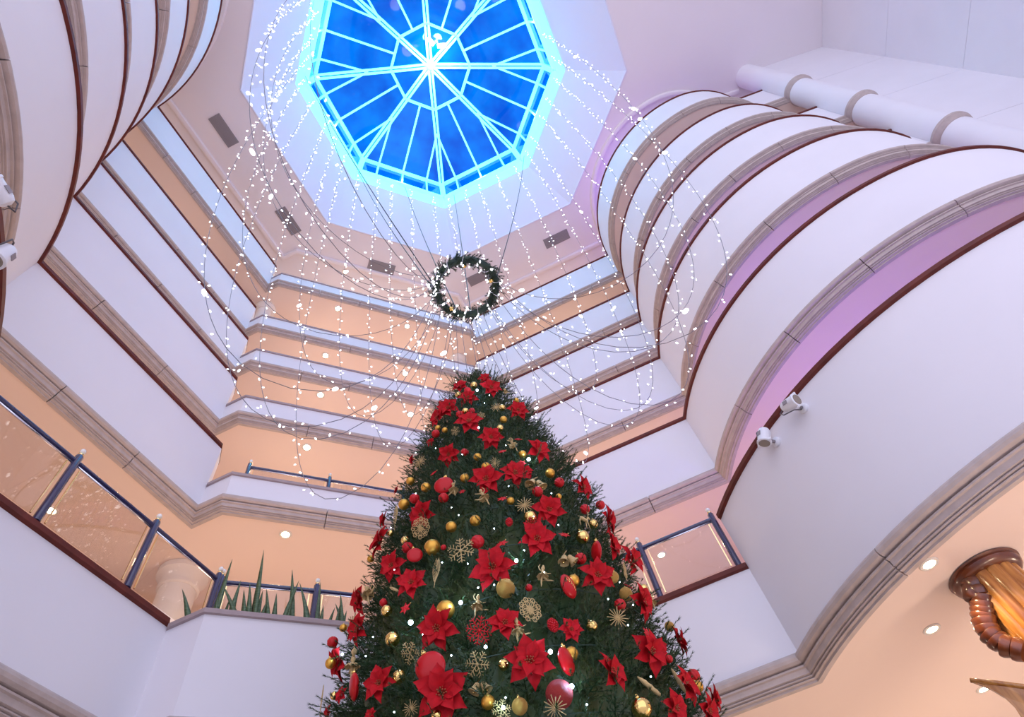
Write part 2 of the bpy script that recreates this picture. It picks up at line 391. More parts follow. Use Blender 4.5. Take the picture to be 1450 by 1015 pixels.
# ------------------------------------------------------------ fill lights and purple uplights of the galleries
WARM = (1.0, .76, .56)
def gallery_fills(i, pts, en):
    z = CT[i] + 1.15
    for (x, y) in pts: lamp('gallery_fill', (x, y, z), en, WARM, .3)  # added point light hidden behind the parapet, brightens the ceiling above
for i in range(6):
    n = Vector((-1, 1)).normalized(); t = Vector((1, 1)).normalized()
    c0 = n * (DC[i] + 1.5); b0_ = Vector((1, 1)).normalized() * (DB[i] + 1.5); bt = Vector((1, -1)).normalized()
    pts = [tuple(c0 + t * s) for s in (.3 - .2 * i, 2.9)]
    pts += [(x, DA[i] + 1.8) for x in (.2, 3.2)]
    pts += [tuple(b0_ + bt * s) for s in (-1.2, .8)]
    gallery_fills(i, pts[:2], 16); gallery_fills(i, pts[2:4], 32); gallery_fills(i, pts[4:], 20)
for i, en in ((0, 85), (1, 62), (2, 42), (3, 20), (4, 14)):
    lamp('purple_uplight', (RC[i][0][0] - 2.0, RC[i][0][1] - .4, CT[i] + .9), en, (.20, .15, 1.0), .3)
lamp('purple_uplight', (RC[5][0][0] - 2.3, RC[5][0][1] + .4, CT[5] + 1.2), 70, (.36, .18, 1.0), .3)
# unseen warm fills added to brighten the ground floor under the first gallery
lamp('lobby_fill', (4.7, .9, -.4), 24, (1.0, .76, .56), .3)
for p in ((6.5, 4.2), (8.6, 1.5), (-5.8, 5.5), (3, 7.5), (5.0, .6)): lamp('lobby_fill', (p[0], p[1], .4), 48, WARM, .3)

# ------------------------------------------------------------ measured positions of ornaments, lights and leaves
ORN_KINDS = {'P': ('poinsettia', 'red fabric poinsettia', 'flower'), 'GM': ('bauble', 'matte gold bauble', 'bauble'), 'GS': ('bauble', 'mirror-bright gold bauble', 'bauble'), 'GG': ('bauble', 'glittery gold bauble', 'bauble'), 'RR': ('bauble', 'ribbed red bauble', 'bauble'), 'RD': ('disc_ornament', 'glossy red disc ornament', 'ornament'), 'RT': ('disc_ornament', 'red disc ornament with gold script', 'ornament'), 'RC': ('pine_cone_ornament', 'red pine cone ornament', 'ornament'), 'RG': ('bauble', 'glittery red bauble', 'bauble'), 'ST': ('star_ornament', 'small red star ornament', 'star'), 'SB': ('snowflake_ornament', 'gold starburst snowflake', 'snowflake'), 'SF': ('snowflake_ornament', 'gold six-armed snowflake', 'snowflake'), 'SL': ('snowflake_ornament', 'gold looped filigree snowflake', 'snowflake'), 'SR': ('snowflake_ornament', 'red twig snowflake', 'snowflake'), 'BA': ('ballerina_ornament', 'gold ballerina figurine', 'figurine'), 'RE': ('reindeer_ornament', 'gold reindeer figurine', 'figurine'), 'BE': ('bell_ornament', 'pair of gold bells', 'bells'), 'FE': ('feather_ornament', 'gold feather ornament', 'ornament'), 'PO': ('pod_ornament', 'slim gold pod ornament', 'ornament')}
ORN_GROUPS = {'P': 'poinsettias on the tree', 'GM': 'gold baubles', 'GS': 'gold baubles', 'GG': 'gold baubles', 'RR': 'red baubles', 'RG': 'red baubles', 'RD': 'red disc ornaments', 'RT': 'red disc ornaments', 'RC': 'pine cone ornaments', 'ST': 'red stars', 'SB': 'snowflake ornaments', 'SF': 'snowflake ornaments', 'SL': 'snowflake ornaments', 'SR': 'snowflake ornaments', 'BA': 'gold figurines', 'RE': 'gold figurines', 'BE': 'gold bells', 'FE': 'gold feathers', 'PO': 'gold pods'}
ORN = [
('P', 1.593, 2.83, 4.625, -0.201, -0.949, 0.243, 0.197, 'red fabric poinsettia under the tip, right of centre, lower of two'),
('P', 1.364, 2.862, 4.425, -0.529, -0.813, 0.243, 0.177, 'red fabric poinsettia under the tip, left of centre on the tree'),
('P', 1.37, 3.008, 4.815, -0.665, -0.706, 0.243, 0.149, 'red fabric poinsettia under the tip, left edge on the tree'),
('P', 1.212, 2.974, 4.36, -0.744, -0.623, 0.243, 0.2, 'red fabric poinsettia near the top, left edge, third from left there'),
('P', 1.134, 3.048, 4.295, -0.833, -0.497, 0.243, 0.173, 'red fabric poinsettia near the top, left edge, second from left there'),
('P', 1.282, 2.742, 3.895, -0.51, -0.825, 0.243, 0.216, 'red fabric poinsettia near the top, left of centre on the tree'),
('P', 1.386, 2.615, 3.575, -0.334, -0.911, 0.243, 0.182, 'red fabric poinsettia near the top, centre on the tree'),
('P', 1.725, 2.684, 4.125, 0.045, -0.969, 0.243, 0.181, 'red fabric poinsettia near the top, right edge, upper of two'),
('P', 1.097, 2.765, 3.47, -0.65, -0.72, 0.243, 0.167, 'red fabric poinsettia in upper part, left of centre on the tree'),
('P', 0.937, 3.168, 3.825, -0.929, -0.279, 0.243, 0.08, 'red fabric poinsettia in upper part, left edge on the tree'),
('P', 1.264, 2.554, 3.015, -0.403, -0.882, 0.243, 0.218, 'red fabric poinsettia in upper part, centre on the tree'),
('P', 1.458, 2.501, 3.07, -0.207, -0.948, 0.243, 0.193, 'red fabric poinsettia in upper part, right of centre, leftmost there'),
('P', 1.032, 2.973, 3.845, -0.815, -0.526, 0.243, 0.074, 'red fabric poinsettia near the top, left edge, leftmost there'),
('P', 1.595, 2.917, 4.92, -0.256, -0.936, 0.243, 0.124, 'red fabric poinsettia under the tip, right of centre, upper of two'),
('P', 1.718, 2.539, 3.425, 0.057, -0.968, 0.243, 0.201, 'red fabric poinsettia near the top, right edge, lower of two'),
('P', 2.021, 2.565, 3.14, 0.386, -0.89, 0.243, 0.184, 'red fabric poinsettia in upper part, right edge on the tree'),
('P', 1.598, 2.426, 2.685, -0.042, -0.969, 0.243, 0.205, 'red fabric poinsettia in upper part, right of centre, third from left there'),
('P', 1.45, 2.402, 2.4, -0.171, -0.955, 0.243, 0.214, 'red fabric poinsettia at mid-height, right of centre on the tree'),
('P', 1.174, 2.464, 2.2, -0.414, -0.877, 0.243, 0.239, 'red fabric poinsettia at mid-height, centre on the tree'),
('P', 2.154, 2.592, 2.87, 0.512, -0.824, 0.243, 0.207, 'red fabric poinsettia at mid-height, right edge, leftmost there'),
('P', 2.024, 2.482, 2.53, 0.373, -0.895, 0.243, 0.179, 'red fabric poinsettia at mid-height, right edge, second from left there'),
('P', 1.755, 2.363, 2.155, 0.12, -0.963, 0.243, 0.198, 'red fabric poinsettia in lower part, right of centre, upper of two'),
('P', 2.243, 2.61, 2.555, 0.585, -0.774, 0.243, 0.205, 'red fabric poinsettia at mid-height, right edge, third from left there'),
('P', 2.043, 2.429, 2.07, 0.38, -0.892, 0.243, 0.201, 'red fabric poinsettia in lower part, right edge, upper of two'),
('P', 1.464, 2.307, 1.75, -0.124, -0.962, 0.243, 0.117, 'red fabric poinsettia in lower part, right of centre, lower of two'),
('P', 1.165, 2.403, 1.815, -0.388, -0.889, 0.243, 0.165, 'red fabric poinsettia in lower part, centre on the tree'),
('P', 0.898, 2.811, 2.865, -0.759, -0.604, 0.243, 0.202, 'red fabric poinsettia at mid-height, left of centre on the tree'),
('P', 0.726, 3.22, 2.97, -0.951, -0.191, 0.243, 0.223, 'red fabric poinsettia at mid-height, left edge, leftmost there'),
('P', 0.742, 2.953, 2.555, -0.863, -0.443, 0.243, 0.172, 'red fabric poinsettia at mid-height, left edge, third from left there'),
('P', 0.807, 2.769, 2.29, -0.761, -0.601, 0.243, 0.175, 'red fabric poinsettia in lower part, left of centre, upper of two'),
('P', 0.789, 3.413, 3.38, -0.97, 0.016, 0.243, 0.129, 'red fabric poinsettia at mid-height, left edge, second from left there'),
('P', 0.888, 2.595, 1.895, -0.639, -0.73, 0.243, 0.204, 'red fabric poinsettia in lower part, left of centre, lower of two'),
('P', 0.64, 3.346, 2.595, -0.968, -0.064, 0.243, 0.18, 'red fabric poinsettia in lower part, left edge, upper of two'),
('P', 0.609, 3.158, 2.255, -0.94, -0.24, 0.243, 0.179, 'red fabric poinsettia in lower part, left edge, lower of two'),
('P', 0.573, 3.461, 2.25, -0.969, 0.04, 0.243, 0.227, 'red fabric poinsettia at the bottom, left edge, second from left there'),
('P', 0.66, 2.802, 1.72, -0.81, -0.534, 0.243, 0.162, 'red fabric poinsettia at the bottom, left edge, fifth from left there'),
('P', 0.866, 2.513, 1.52, -0.607, -0.757, 0.243, 0.236, 'red fabric poinsettia at the bottom, left of centre on the tree'),
('P', 0.539, 3.135, 1.85, -0.937, -0.253, 0.243, 0.08, 'red fabric poinsettia at the bottom, left edge, third from left there'),
('P', 0.622, 2.809, 1.575, -0.82, -0.518, 0.243, 0.058, 'red fabric poinsettia at the bottom, left edge, fourth from left there'),
('P', 1.224, 2.33, 1.58, -0.316, -0.917, 0.243, 0.211, 'red fabric poinsettia at the bottom, centre on the tree'),
('P', 1.58, 2.253, 1.51, -0.017, -0.97, 0.243, 0.173, 'red fabric poinsettia at the bottom, right of centre on the tree'),
('P', 1.896, 2.323, 1.685, 0.246, -0.938, 0.243, 0.205, 'red fabric poinsettia at the bottom, right edge, leftmost there'),
('P', 2.382, 2.642, 2.005, 0.679, -0.692, 0.243, 0.184, 'red fabric poinsettia in lower part, right edge, lower of two'),
('P', 1.865, 2.256, 1.365, 0.217, -0.946, 0.243, 0.146, 'red fabric poinsettia at the bottom, right edge, second from left there'),
('P', 2.149, 2.376, 1.435, 0.449, -0.86, 0.243, 0.157, 'red fabric poinsettia at the bottom, right edge, fourth from left there'),
('P', 2.054, 2.35, 1.535, 0.375, -0.895, 0.243, 0.173, 'red fabric poinsettia at the bottom, right edge, third from left there'),
('P', 2.391, 2.572, 1.62, 0.656, -0.714, 0.243, 0.151, 'red fabric poinsettia at the bottom, right edge, fifth from left there'),
('P', 1.545, 2.493, 3.105, -0.118, -0.963, 0.243, 0.098, 'red fabric poinsettia in upper part, right of centre, second from left there'),
('P', 0.508, 3.28, 1.835, -0.962, -0.126, 0.243, 0.081, 'red fabric poinsettia at the bottom, left edge, leftmost there'),
('GM', 1.262, 2.636, 3.345, -0.453, -0.858, 0.243, 0.059, 'matte gold bauble in upper part, centre, leftmost there'),
('GM', 1.295, 2.593, 3.2, -0.399, -0.884, 0.243, 0.067, 'matte gold bauble in upper part, centre, second from left there'),
('GM', 1.152, 2.654, 3.115, -0.542, -0.804, 0.243, 0.065, 'matte gold bauble in upper part, left of centre, right-hand of two'),
('GM', 0.945, 2.876, 3.205, -0.781, -0.575, 0.243, 0.07, 'matte gold bauble in upper part, left of centre, left-hand of two'),
('GM', 0.838, 3.057, 3.195, -0.894, -0.376, 0.243, 0.08, 'matte gold bauble in upper part, left edge, lower of two'),
('GM', 0.89, 3.073, 3.465, -0.895, -0.373, 0.243, 0.064, 'matte gold bauble in upper part, left edge, upper of two'),
('GM', 1.552, 2.654, 3.91, -0.171, -0.955, 0.243, 0.06, 'matte gold bauble near the top, right of centre on the tree'),
('GS', 1.493, 2.635, 3.755, -0.231, -0.942, 0.243, 0.056, 'mirror-bright gold bauble near the top, right of centre, lower of two'),
('GM', 1.106, 2.987, 4.07, -0.8, -0.549, 0.243, 0.05, 'matte gold bauble near the top, left edge on the tree'),
('GM', 1.132, 2.898, 3.94, -0.725, -0.645, 0.243, 0.049, 'matte gold bauble near the top, left of centre on the tree'),
('GM', 1.38, 2.493, 2.79, -0.27, -0.932, 0.243, 0.05, 'matte gold bauble in upper part, centre, third from left there'),
('GS', 1.476, 2.929, 4.78, -0.458, -0.855, 0.243, 0.067, 'mirror-bright gold bauble under the tip, centre on the tree'),
('GS', 1.327, 2.984, 4.635, -0.675, -0.697, 0.243, 0.059, 'mirror-bright gold bauble under the tip, left of centre on the tree'),
('GS', 1.303, 2.825, 4.165, -0.554, -0.797, 0.243, 0.057, 'mirror-bright gold bauble near the top, left of centre on the tree'),
('GM', 1.582, 2.543, 3.36, -0.093, -0.966, 0.243, 0.057, 'matte gold bauble in upper part, right of centre, upper of two'),
('GM', 1.804, 2.787, 4.45, 0.162, -0.956, 0.243, 0.052, 'matte gold bauble under the tip, right edge on the tree'),
('GM', 1.75, 2.513, 3.165, 0.099, -0.965, 0.243, 0.07, 'matte gold bauble in upper part, right edge on the tree'),
('GS', 1.599, 2.713, 4.17, -0.136, -0.961, 0.243, 0.058, 'mirror-bright gold bauble near the top, right of centre, upper of two'),
('GM', 1.733, 2.47, 2.885, 0.087, -0.966, 0.243, 0.043, 'matte gold bauble in upper part, right of centre, lower of two'),
('GM', 1.024, 2.651, 2.645, -0.611, -0.754, 0.243, 0.069, 'matte gold bauble at mid-height, left of centre, upper of two'),
('GM', 1.152, 2.568, 2.645, -0.486, -0.84, 0.243, 0.069, 'matte gold bauble at mid-height, centre on the tree'),
('GM', 0.921, 2.724, 2.53, -0.699, -0.673, 0.243, 0.097, 'matte gold bauble at mid-height, left of centre, lower of two'),
('GG', 1.219, 2.44, 2.06, -0.367, -0.898, 0.243, 0.1, 'glittery gold bauble in lower part, centre on the tree'),
('GM', 0.935, 2.595, 2.01, -0.618, -0.748, 0.243, 0.095, 'matte gold bauble in lower part, left of centre on the tree'),
('GS', 0.709, 2.93, 2.22, -0.856, -0.456, 0.243, 0.063, 'mirror-bright gold bauble in lower part, left edge on the tree'),
('GS', 0.721, 2.832, 1.98, -0.81, -0.534, 0.243, 0.077, 'mirror-bright gold bauble in lower part, left of centre, left-hand of two'),
('GS', 0.852, 2.65, 1.915, -0.681, -0.691, 0.243, 0.071, 'mirror-bright gold bauble in lower part, left of centre, right-hand of two'),
('GS', 0.812, 2.922, 2.74, -0.837, -0.491, 0.243, 0.058, 'mirror-bright gold bauble at mid-height, left of centre on the tree'),
('GM', 0.703, 3.426, 3.0, -0.97, 0.02, 0.243, 0.05, 'matte gold bauble at mid-height, left edge on the tree'),
('GM', 0.641, 3.45, 2.69, -0.969, 0.039, 0.243, 0.061, 'matte gold bauble in lower part, left edge, upper of two'),
('GM', 0.564, 3.446, 2.455, -0.97, 0.029, 0.243, 0.048, 'matte gold bauble in lower part, left edge, lower of two'),
('GS', 0.765, 3.126, 2.975, -0.925, -0.292, 0.243, 0.043, 'mirror-bright gold bauble at mid-height, left edge on the tree'),
('GS', 1.469, 2.448, 2.625, -0.169, -0.955, 0.243, 0.079, 'mirror-bright gold bauble at mid-height, right of centre, left-hand of two'),
('GS', 1.953, 2.493, 2.705, 0.312, -0.919, 0.243, 0.065, 'mirror-bright gold bauble at mid-height, right edge on the tree'),
('GS', 1.793, 2.43, 2.51, 0.154, -0.958, 0.243, 0.083, 'mirror-bright gold bauble at mid-height, right of centre, right-hand of two'),
('GM', 1.597, 2.365, 2.105, -0.022, -0.97, 0.243, 0.066, 'matte gold bauble in lower part, right of centre on the tree'),
('GG', 1.905, 2.417, 2.215, 0.261, -0.934, 0.243, 0.07, 'glittery gold bauble in lower part, right edge, leftmost there'),
('GG', 1.952, 2.416, 2.105, 0.303, -0.922, 0.243, 0.076, 'glittery gold bauble in lower part, right edge, second from left there'),
('GS', 2.23, 2.582, 2.3, 0.567, -0.787, 0.243, 0.07, 'mirror-bright gold bauble in lower part, right edge on the tree'),
('GS', 1.603, 2.324, 1.8, -0.007, -0.97, 0.243, 0.057, 'mirror-bright gold bauble in lower part, right of centre on the tree'),
('GG', 2.373, 2.646, 2.105, 0.676, -0.696, 0.243, 0.06, 'glittery gold bauble in lower part, right edge, third from left there'),
('GM', 0.511, 3.45, 2.22, -0.97, 0.028, 0.243, 0.062, 'matte gold bauble at the bottom, left edge on the tree'),
('GS', 0.732, 2.736, 1.72, -0.762, -0.6, 0.243, 0.064, 'mirror-bright gold bauble at the bottom, left of centre, upper of two'),
('GS', 1.125, 2.397, 1.6, -0.408, -0.88, 0.243, 0.051, 'mirror-bright gold bauble at the bottom, centre on the tree'),
('GM', 1.033, 2.408, 1.43, -0.469, -0.849, 0.243, 0.06, 'matte gold bauble at the bottom, centre on the tree'),
('GG', 1.145, 2.339, 1.38, -0.37, -0.897, 0.243, 0.068, 'glittery gold bauble at the bottom, centre on the tree'),
('GS', 0.547, 3.426, 2.015, -0.97, 0.004, 0.243, 0.043, 'mirror-bright gold bauble at the bottom, left edge on the tree'),
('GS', 0.844, 2.538, 1.435, -0.626, -0.741, 0.243, 0.048, 'mirror-bright gold bauble at the bottom, left of centre, lower of two'),
('GM', 1.434, 2.304, 1.62, -0.146, -0.959, 0.243, 0.066, 'matte gold bauble at the bottom, right of centre on the tree'),
('GS', 1.677, 2.239, 1.345, 0.067, -0.968, 0.243, 0.089, 'mirror-bright gold bauble at the bottom, right of centre on the tree'),
('GM', 2.297, 2.533, 1.66, 0.593, -0.768, 0.243, 0.06, 'matte gold bauble at the bottom, right edge on the tree'),
('RR', 0.884, 2.95, 3.155, -0.837, -0.49, 0.243, 0.069, 'ribbed red bauble in upper part, left edge on the tree'),
('RR', 1.016, 2.729, 2.97, -0.664, -0.707, 0.243, 0.066, 'ribbed red bauble in upper part, left of centre, lower of two'),
('RD', 1.022, 2.725, 3.09, -0.662, -0.71, 0.243, 0.13, 'glossy red disc ornament in upper part, left of centre on the tree'),
('RR', 1.08, 2.978, 3.975, -0.803, -0.545, 0.243, 0.067, 'ribbed red bauble near the top, left edge on the tree'),
('RR', 1.258, 2.849, 4.135, -0.609, -0.755, 0.243, 0.063, 'ribbed red bauble near the top, left of centre, left-hand of two'),
('RR', 1.345, 2.788, 4.13, -0.487, -0.839, 0.243, 0.054, 'ribbed red bauble near the top, left of centre, right-hand of two'),
('RR', 1.196, 2.7, 3.455, -0.544, -0.803, 0.243, 0.057, 'ribbed red bauble in upper part, left of centre, upper of two'),
('RR', 1.402, 2.932, 4.66, -0.552, -0.798, 0.243, 0.066, 'ribbed red bauble under the tip, left of centre on the tree'),
('RR', 1.402, 3.049, 4.96, -0.68, -0.692, 0.243, 0.056, 'ribbed red bauble under the tip, left edge, upper of two'),
('RR', 1.232, 3.194, 4.755, -0.907, -0.344, 0.243, 0.054, 'ribbed red bauble under the tip, left edge, lower of two'),
('RR', 1.818, 2.589, 3.58, 0.172, -0.955, 0.243, 0.06, 'ribbed red bauble near the top, right edge on the tree'),
('RR', 1.798, 2.506, 3.075, 0.153, -0.958, 0.243, 0.069, 'ribbed red bauble in upper part, right edge, leftmost there'),
('RR', 1.579, 2.469, 2.895, -0.072, -0.967, 0.243, 0.07, 'ribbed red bauble in upper part, right of centre on the tree'),
('RR', 2.274, 2.744, 3.195, 0.662, -0.709, 0.243, 0.07, 'ribbed red bauble in upper part, right edge, third from left there'),
('RR', 0.816, 2.887, 2.65, -0.819, -0.521, 0.243, 0.07, 'ribbed red bauble at mid-height, left of centre, left-hand of two'),
('RR', 1.136, 2.541, 2.45, -0.48, -0.843, 0.243, 0.078, 'ribbed red bauble at mid-height, centre on the tree'),
('RC', 1.333, 2.478, 2.585, -0.301, -0.922, 0.243, 0.056, 'red pine cone ornament at mid-height, centre on the tree'),
('RR', 0.972, 2.668, 2.49, -0.645, -0.725, 0.243, 0.033, 'ribbed red bauble at mid-height, left of centre, right-hand of two'),
('RD', 0.833, 2.791, 2.515, -0.766, -0.595, 0.243, 0.093, 'glossy red disc ornament at mid-height, left of centre on the tree'),
('RR', 0.701, 2.981, 2.31, -0.878, -0.413, 0.243, 0.045, 'ribbed red bauble in lower part, left edge, right-hand of two'),
('RR', 0.508, 3.441, 2.35, -0.97, 0.022, 0.243, 0.064, 'ribbed red bauble in lower part, left edge, left-hand of two'),
('RR', 1.935, 2.504, 2.845, 0.294, -0.925, 0.243, 0.067, 'ribbed red bauble in upper part, right edge, second from left there'),
('RR', 1.704, 2.392, 2.295, 0.072, -0.968, 0.243, 0.066, 'ribbed red bauble at mid-height, right of centre on the tree'),
('RD', 1.835, 2.4, 2.375, 0.191, -0.951, 0.243, 0.127, 'glossy red disc ornament at mid-height, right edge on the tree'),
('RT', 1.539, 2.34, 2.04, -0.072, -0.967, 0.243, 0.128, 'red disc ornament with gold script in lower part, right of centre on the tree'),
('RR', 1.858, 2.378, 1.995, 0.218, -0.945, 0.243, 0.062, 'ribbed red bauble in lower part, right edge on the tree'),
('RC', 1.395, 2.344, 1.795, -0.19, -0.951, 0.243, 0.066, 'red pine cone ornament in lower part, right of centre on the tree'),
('RR', 1.331, 2.395, 2.045, -0.263, -0.934, 0.243, 0.037, 'ribbed red bauble in lower part, centre on the tree'),
('RD', 0.837, 2.577, 1.68, -0.651, -0.72, 0.243, 0.138, 'glossy red disc ornament at the bottom, left of centre on the tree'),
('RD', 0.574, 3.005, 1.82, -0.899, -0.364, 0.243, 0.128, 'glossy red disc ornament at the bottom, left edge on the tree'),
('RG', 1.318, 2.292, 1.415, -0.231, -0.942, 0.243, 0.119, 'glittery red bauble at the bottom, right of centre on the tree'),
('RD', 1.388, 2.287, 1.57, -0.179, -0.953, 0.243, 0.123, 'glossy red disc ornament at the bottom, right of centre on the tree'),
('RR', 2.373, 2.616, 1.775, 0.666, -0.706, 0.243, 0.071, 'ribbed red bauble at the bottom, right edge, right-hand of two'),
('RR', 2.068, 2.405, 1.715, 0.399, -0.884, 0.243, 0.04, 'ribbed red bauble at the bottom, right edge, left-hand of two'),
('ST', 0.998, 2.848, 3.335, -0.747, -0.619, 0.243, 0.066, 'small red star ornament in upper part, left of centre, left-hand of two'),
('ST', 0.859, 3.377, 3.675, -0.97, -0.021, 0.243, 0.085, 'small red star ornament in upper part, left edge on the tree'),
('ST', 1.332, 2.51, 2.815, -0.32, -0.916, 0.243, 0.077, 'small red star ornament in upper part, centre on the tree'),
('ST', 1.597, 2.58, 3.58, -0.089, -0.966, 0.243, 0.07, 'small red star ornament near the top, right of centre, right-hand of two'),
('ST', 1.436, 2.574, 3.385, -0.261, -0.934, 0.243, 0.077, 'small red star ornament near the top, right of centre, left-hand of two'),
('ST', 1.555, 2.526, 3.24, -0.117, -0.963, 0.243, 0.071, 'small red star ornament in upper part, right of centre on the tree'),
('ST', 1.119, 2.645, 2.97, -0.556, -0.795, 0.243, 0.056, 'small red star ornament in upper part, left of centre, right-hand of two'),
('ST', 1.261, 2.476, 2.405, -0.356, -0.902, 0.243, 0.078, 'small red star ornament at mid-height, centre on the tree'),
('ST', 0.778, 2.801, 2.15, -0.783, -0.573, 0.243, 0.077, 'small red star ornament in lower part, left of centre on the tree'),
('ST', 1.657, 2.417, 2.49, 0.021, -0.97, 0.243, 0.077, 'small red star ornament at mid-height, right of centre on the tree'),
('ST', 1.983, 2.392, 1.845, 0.328, -0.913, 0.243, 0.079, 'small red star ornament in lower part, right edge, lower of two'),
('ST', 2.02, 2.452, 2.195, 0.367, -0.898, 0.243, 0.062, 'small red star ornament in lower part, right edge, upper of two'),
('SB', 0.943, 2.994, 3.61, -0.85, -0.467, 0.243, 0.103, 'gold starburst snowflake in upper part, left edge on the tree'),
('SB', 1.532, 2.692, 4.125, -0.217, -0.946, 0.243, 0.096, 'gold starburst snowflake near the top, right of centre on the tree'),
('SB', 1.351, 2.551, 3.21, -0.33, -0.912, 0.243, 0.084, 'gold starburst snowflake in upper part, centre on the tree'),
('SF', 1.175, 2.785, 3.805, -0.621, -0.745, 0.243, 0.073, 'gold six-armed snowflake near the top, left of centre on the tree'),
('SF', 1.383, 2.699, 3.97, -0.391, -0.888, 0.243, 0.064, 'gold six-armed snowflake near the top, centre on the tree'),
('SL', 0.874, 2.795, 2.74, -0.758, -0.605, 0.243, 0.129, 'gold looped filigree snowflake at mid-height, left of centre on the tree'),
('SF', 1.039, 2.569, 2.395, -0.556, -0.795, 0.243, 0.154, 'gold six-armed snowflake at mid-height, left of centre on the tree'),
('SB', 0.61, 3.429, 2.47, -0.97, 0.014, 0.243, 0.133, 'gold starburst snowflake in lower part, left edge on the tree'),
('SB', 1.444, 2.443, 2.72, -0.195, -0.95, 0.243, 0.111, 'gold starburst snowflake in upper part, right of centre on the tree'),
('SL', 1.297, 2.363, 1.885, -0.277, -0.93, 0.243, 0.12, 'gold looped filigree snowflake in lower part, centre on the tree'),
('SB', 1.773, 2.323, 1.865, 0.139, -0.96, 0.243, 0.106, 'gold starburst snowflake in lower part, right of centre on the tree'),
('SF', 2.034, 2.45, 2.305, 0.375, -0.895, 0.243, 0.094, 'gold six-armed snowflake in lower part, right edge on the tree'),
('SF', 0.772, 2.685, 1.81, -0.727, -0.642, 0.243, 0.107, 'gold six-armed snowflake at the bottom, left of centre on the tree'),
('SF', 1.011, 2.431, 1.615, -0.496, -0.834, 0.243, 0.109, 'gold six-armed snowflake at the bottom, centre, upper of two'),
('SB', 0.752, 2.608, 1.5, -0.696, -0.675, 0.243, 0.068, 'gold starburst snowflake at the bottom, left of centre on the tree'),
('SF', 1.063, 2.346, 1.365, -0.427, -0.871, 0.243, 0.082, 'gold six-armed snowflake at the bottom, centre, lower of two'),
('SB', 1.266, 2.26, 1.335, -0.261, -0.934, 0.243, 0.094, 'gold starburst snowflake at the bottom, centre on the tree'),
('SR', 1.049, 2.453, 1.805, -0.485, -0.84, 0.243, 0.123, 'red twig snowflake in lower part, centre on the tree'),
('SR', 1.458, 2.418, 2.535, -0.171, -0.955, 0.243, 0.094, 'red twig snowflake at mid-height, right of centre on the tree'),
('BA', 1.069, 2.665, 3.0, -0.601, -0.762, 0.243, 0.122, 'gold ballerina figurine in upper part, left of centre on the tree'),
('BA', 1.22, 2.542, 2.84, -0.429, -0.87, 0.243, 0.136, 'gold ballerina figurine in upper part, centre on the tree'),
('BA', 1.522, 2.547, 3.46, -0.165, -0.956, 0.243, 0.126, 'gold ballerina figurine near the top, right of centre on the tree'),
('BA', 1.718, 2.789, 4.57, 0.018, -0.97, 0.243, 0.078, 'gold ballerina figurine under the tip, right edge on the tree'),
('BA', 1.063, 2.476, 1.965, -0.489, -0.838, 0.243, 0.115, 'gold ballerina figurine in lower part, centre, left-hand of two'),
('BA', 0.647, 3.17, 2.505, -0.942, -0.233, 0.243, 0.147, 'gold ballerina figurine in lower part, left edge on the tree'),
('BA', 1.416, 2.368, 2.115, -0.186, -0.952, 0.243, 0.122, 'gold ballerina figurine in lower part, right of centre on the tree'),
('BA', 1.211, 2.369, 1.765, -0.342, -0.908, 0.243, 0.122, 'gold ballerina figurine in lower part, centre, right-hand of two'),
('RE', 1.849, 2.44, 2.675, 0.203, -0.949, 0.243, 0.123, 'gold reindeer figurine at mid-height, right edge on the tree'),
('BA', 0.575, 3.094, 1.995, -0.925, -0.291, 0.243, 0.159, 'gold ballerina figurine at the bottom, left edge on the tree'),
('BE', 1.593, 2.484, 2.995, -0.063, -0.968, 0.243, 0.125, 'pair of gold bells in upper part, right of centre on the tree'),
('BE', 1.612, 2.387, 2.275, -0.015, -0.97, 0.243, 0.105, 'pair of gold bells at mid-height, right of centre on the tree'),
('BE', 1.014, 2.43, 1.51, -0.491, -0.837, 0.243, 0.087, 'pair of gold bells at the bottom, centre on the tree'),
('FE', 0.919, 2.676, 2.3, -0.671, -0.701, 0.243, 0.175, 'gold feather ornament in lower part, left of centre on the tree'),
('FE', 0.796, 3.124, 3.115, -0.923, -0.3, 0.243, 0.198, 'gold feather ornament at mid-height, left edge on the tree'),
('FE', 0.488, 3.462, 2.0, -0.97, 0.034, 0.243, 0.15, 'gold feather ornament at the bottom, left edge on the tree'),
('PO', 1.791, 2.28, 1.475, 0.16, -0.957, 0.243, 0.137, 'slim gold pod ornament at the bottom, right of centre on the tree'),
('PO', 2.053, 2.378, 1.58, 0.382, -0.892, 0.243, 0.126, 'slim gold pod ornament at the bottom, right edge on the tree'),
('PO', 0.744, 2.913, 2.355, -0.844, -0.479, 0.243, 0.098, 'slim gold pod ornament in lower part, left edge on the tree'),
('BA', 2.217, 2.532, 2.175, 0.54, -0.806, 0.243, 0.102, 'gold ballerina figurine in lower part, right edge on the tree')]
